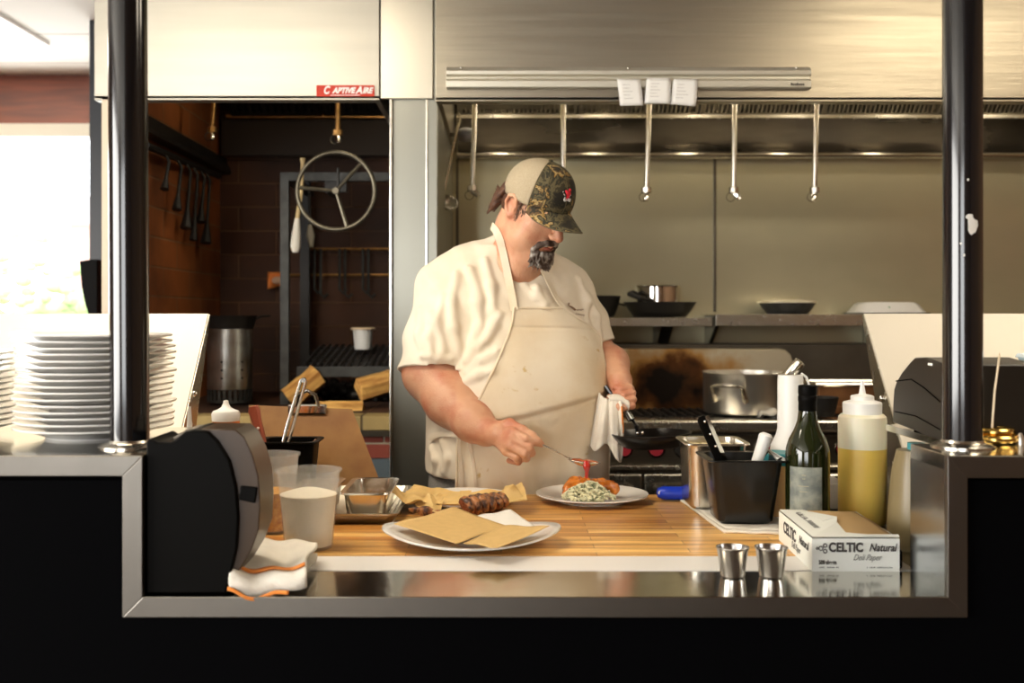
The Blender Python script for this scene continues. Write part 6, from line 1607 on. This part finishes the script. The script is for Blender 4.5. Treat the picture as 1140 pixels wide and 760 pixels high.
# ------------------------------------------------------------------ outside, lights, camera
struct('ground', MB().box(-16, 6, 6.4, 30, -.2, -.05), mat('sunlit_paving', (.6, .58, .52), .9), smooth=False)
b = MB(); rr_ = random.Random(8)
for k in range(420):
    c_ = (-4.4+rr_.gauss(0, .75), 10.0+rr_.uniform(-.4, .4), .9+abs(rr_.gauss(0, .45))); b.ball(c_, rr_.uniform(.05, .12), 5, (1, 1, .6))
b.tube([(-4.4, 10, -.05), (-4.4, 10, .8)], .08, 8)
o = part('bush', b, mat('leaf_green', (.42, .55, .25), .8), smooth=False); tag(o, 'pale green bush outside the bright window', 'bush')
bb = thing('house', 'faint pink brick house across the street outside the window', 'house', (-5.5, 20, 0))
part('wall', MB().box(-8, -2.5, 20, 22, 0, 3.0), mat('pink_brick_far', (.55, .32, .26), .9), bb, smooth=False)
part('roof', MB().prism([(-8.3, 3.0), (-2.2, 3.0), (-3.4, 3.9), (-7, 3.9)], 'y', 19.8, 22.2), mat('far_roof', (.45, .40, .38), .9), bb, smooth=False)
for x in (-6.9, -5.6, -4.2): part('window', MB().box(x, x+.7, 19.96, 20.0, 1.3, 2.3), M['white_plastic'], bb, smooth=False)

w = bpy.data.worlds.new('daylight'); S.world = w; w.use_nodes = True
bg = w.node_tree.nodes['Background']; bg.inputs[0].default_value = (.92, .96, 1.0, 1); bg.inputs[1].default_value = 4.5

M['diffuser'] = mat('light_diffuser', (.9, .9, .88), .5, emit=(1, .86, .66), estr=6.5)
def troffer(x, y, sx, sy, lab, dm='diffuser'):
    r = thing('ceiling_light', lab, 'light', (x, y, 2.7), group=None)
    part('frame', (lambda b: (b.box(x-sx/2, x+sx/2, y-sy/2, y-sy/2+.025, 2.68, 2.699), b.box(x-sx/2, x+sx/2, y+sy/2-.025, y+sy/2, 2.68, 2.699), b.box(x-sx/2, x-sx/2+.025, y-sy/2+.025, y+sy/2-.025, 2.68, 2.699), b.box(x+sx/2-.025, x+sx/2, y-sy/2+.025, y+sy/2-.025, 2.68, 2.699), b)[-1])(MB()), M['white_plastic'], r, smooth=False)
    part('diffuser', MB().box(x-sx/2+.025, x+sx/2-.025, y-sy/2+.025, y+sy/2-.025, 2.684, 2.694), M[dm], r, smooth=False)
troffer(-2.84, 5.07, 1.2, .6, 'flat bright ceiling light at the upper left corner')
M['diffuser_b'] = mat('bright_diffuser', (.9, .9, .88), .5, emit=(1, .88, .70), estr=12)
troffer(-1.1, 2.0, 1.2, .6, 'added ceiling light above the left end of the prep table, out of frame', 'diffuser_b')  # added unseen panel, lights the man from upper left
troffer(2.0, 1.2, 1.2, .6, 'added ceiling light above the right front shelf, out of frame')  # this and the next are added, unseen: brighten right panel and hood
troffer(2.0, 2.3, 1.2, .6, 'added ceiling light above the right end of the prep table, out of frame')
def area(name, loc, target, sx, sy, power, col):
    l = bpy.data.lights.new(name, 'AREA'); l.shape = 'RECTANGLE'; l.size = sx; l.size_y = sy; l.energy = power; l.color = col
    o = bpy.data.objects.new(name, l); COL.objects.link(o); o.location = loc
    o.rotation_euler = (Vector(target)-Vector(loc)).to_track_quat('-Z', 'Y').to_euler(); return o
area('added_daylight', (-4.75, -1.0, 1.6), (0, -1.0, 1.5), 4.2, 1.7, 130, (1, .92, .80))  # added area lamp at the unseen left dining window, front light
area('added_daylight', (-2.2, -4.75, 1.6), (-2.2, 2, 1.5), 2.5, 1.7, 22, (1, .90, .76))  # added area lamp at the unseen opening behind the camera
area('added_daylight', (-3.0, 6.45, 1.65), (-3.0, 0, 1.5), 2.4, 1.35, 60, (.95, .97, 1))

cam = bpy.data.cameras.new('camera'); co = bpy.data.objects.new('camera', cam); COL.objects.link(co)
co.location = (0, 0, CZ); co.rotation_euler = (PI/2, 0, 0)
cam.sensor_width = 36; cam.lens = F/1140*36; cam.shift_x = 12/1140; cam.shift_y = -31/1140
cam.clip_start = .05; cam.clip_end = 100
cam.dof.use_dof = True; cam.dof.focus_distance = 2.4; cam.dof.aperture_fstop = 3.5
S.camera = co
S.view_settings.view_transform = 'Standard'; S.view_settings.look = 'None'; S.view_settings.gamma = 1; S.view_settings.exposure = .72; S.view_settings.use_curve_mapping = False
S.cycles.use_denoising = True
S.cycles.max_bounces = 8; S.cycles.diffuse_bounces = 4; S.cycles.glossy_bounces = 5; S.cycles.transparent_max_bounces = 12
S.cycles.sample_clamp_indirect = 6
S.cycles.caustics_reflective = False; S.cycles.caustics_refractive = False
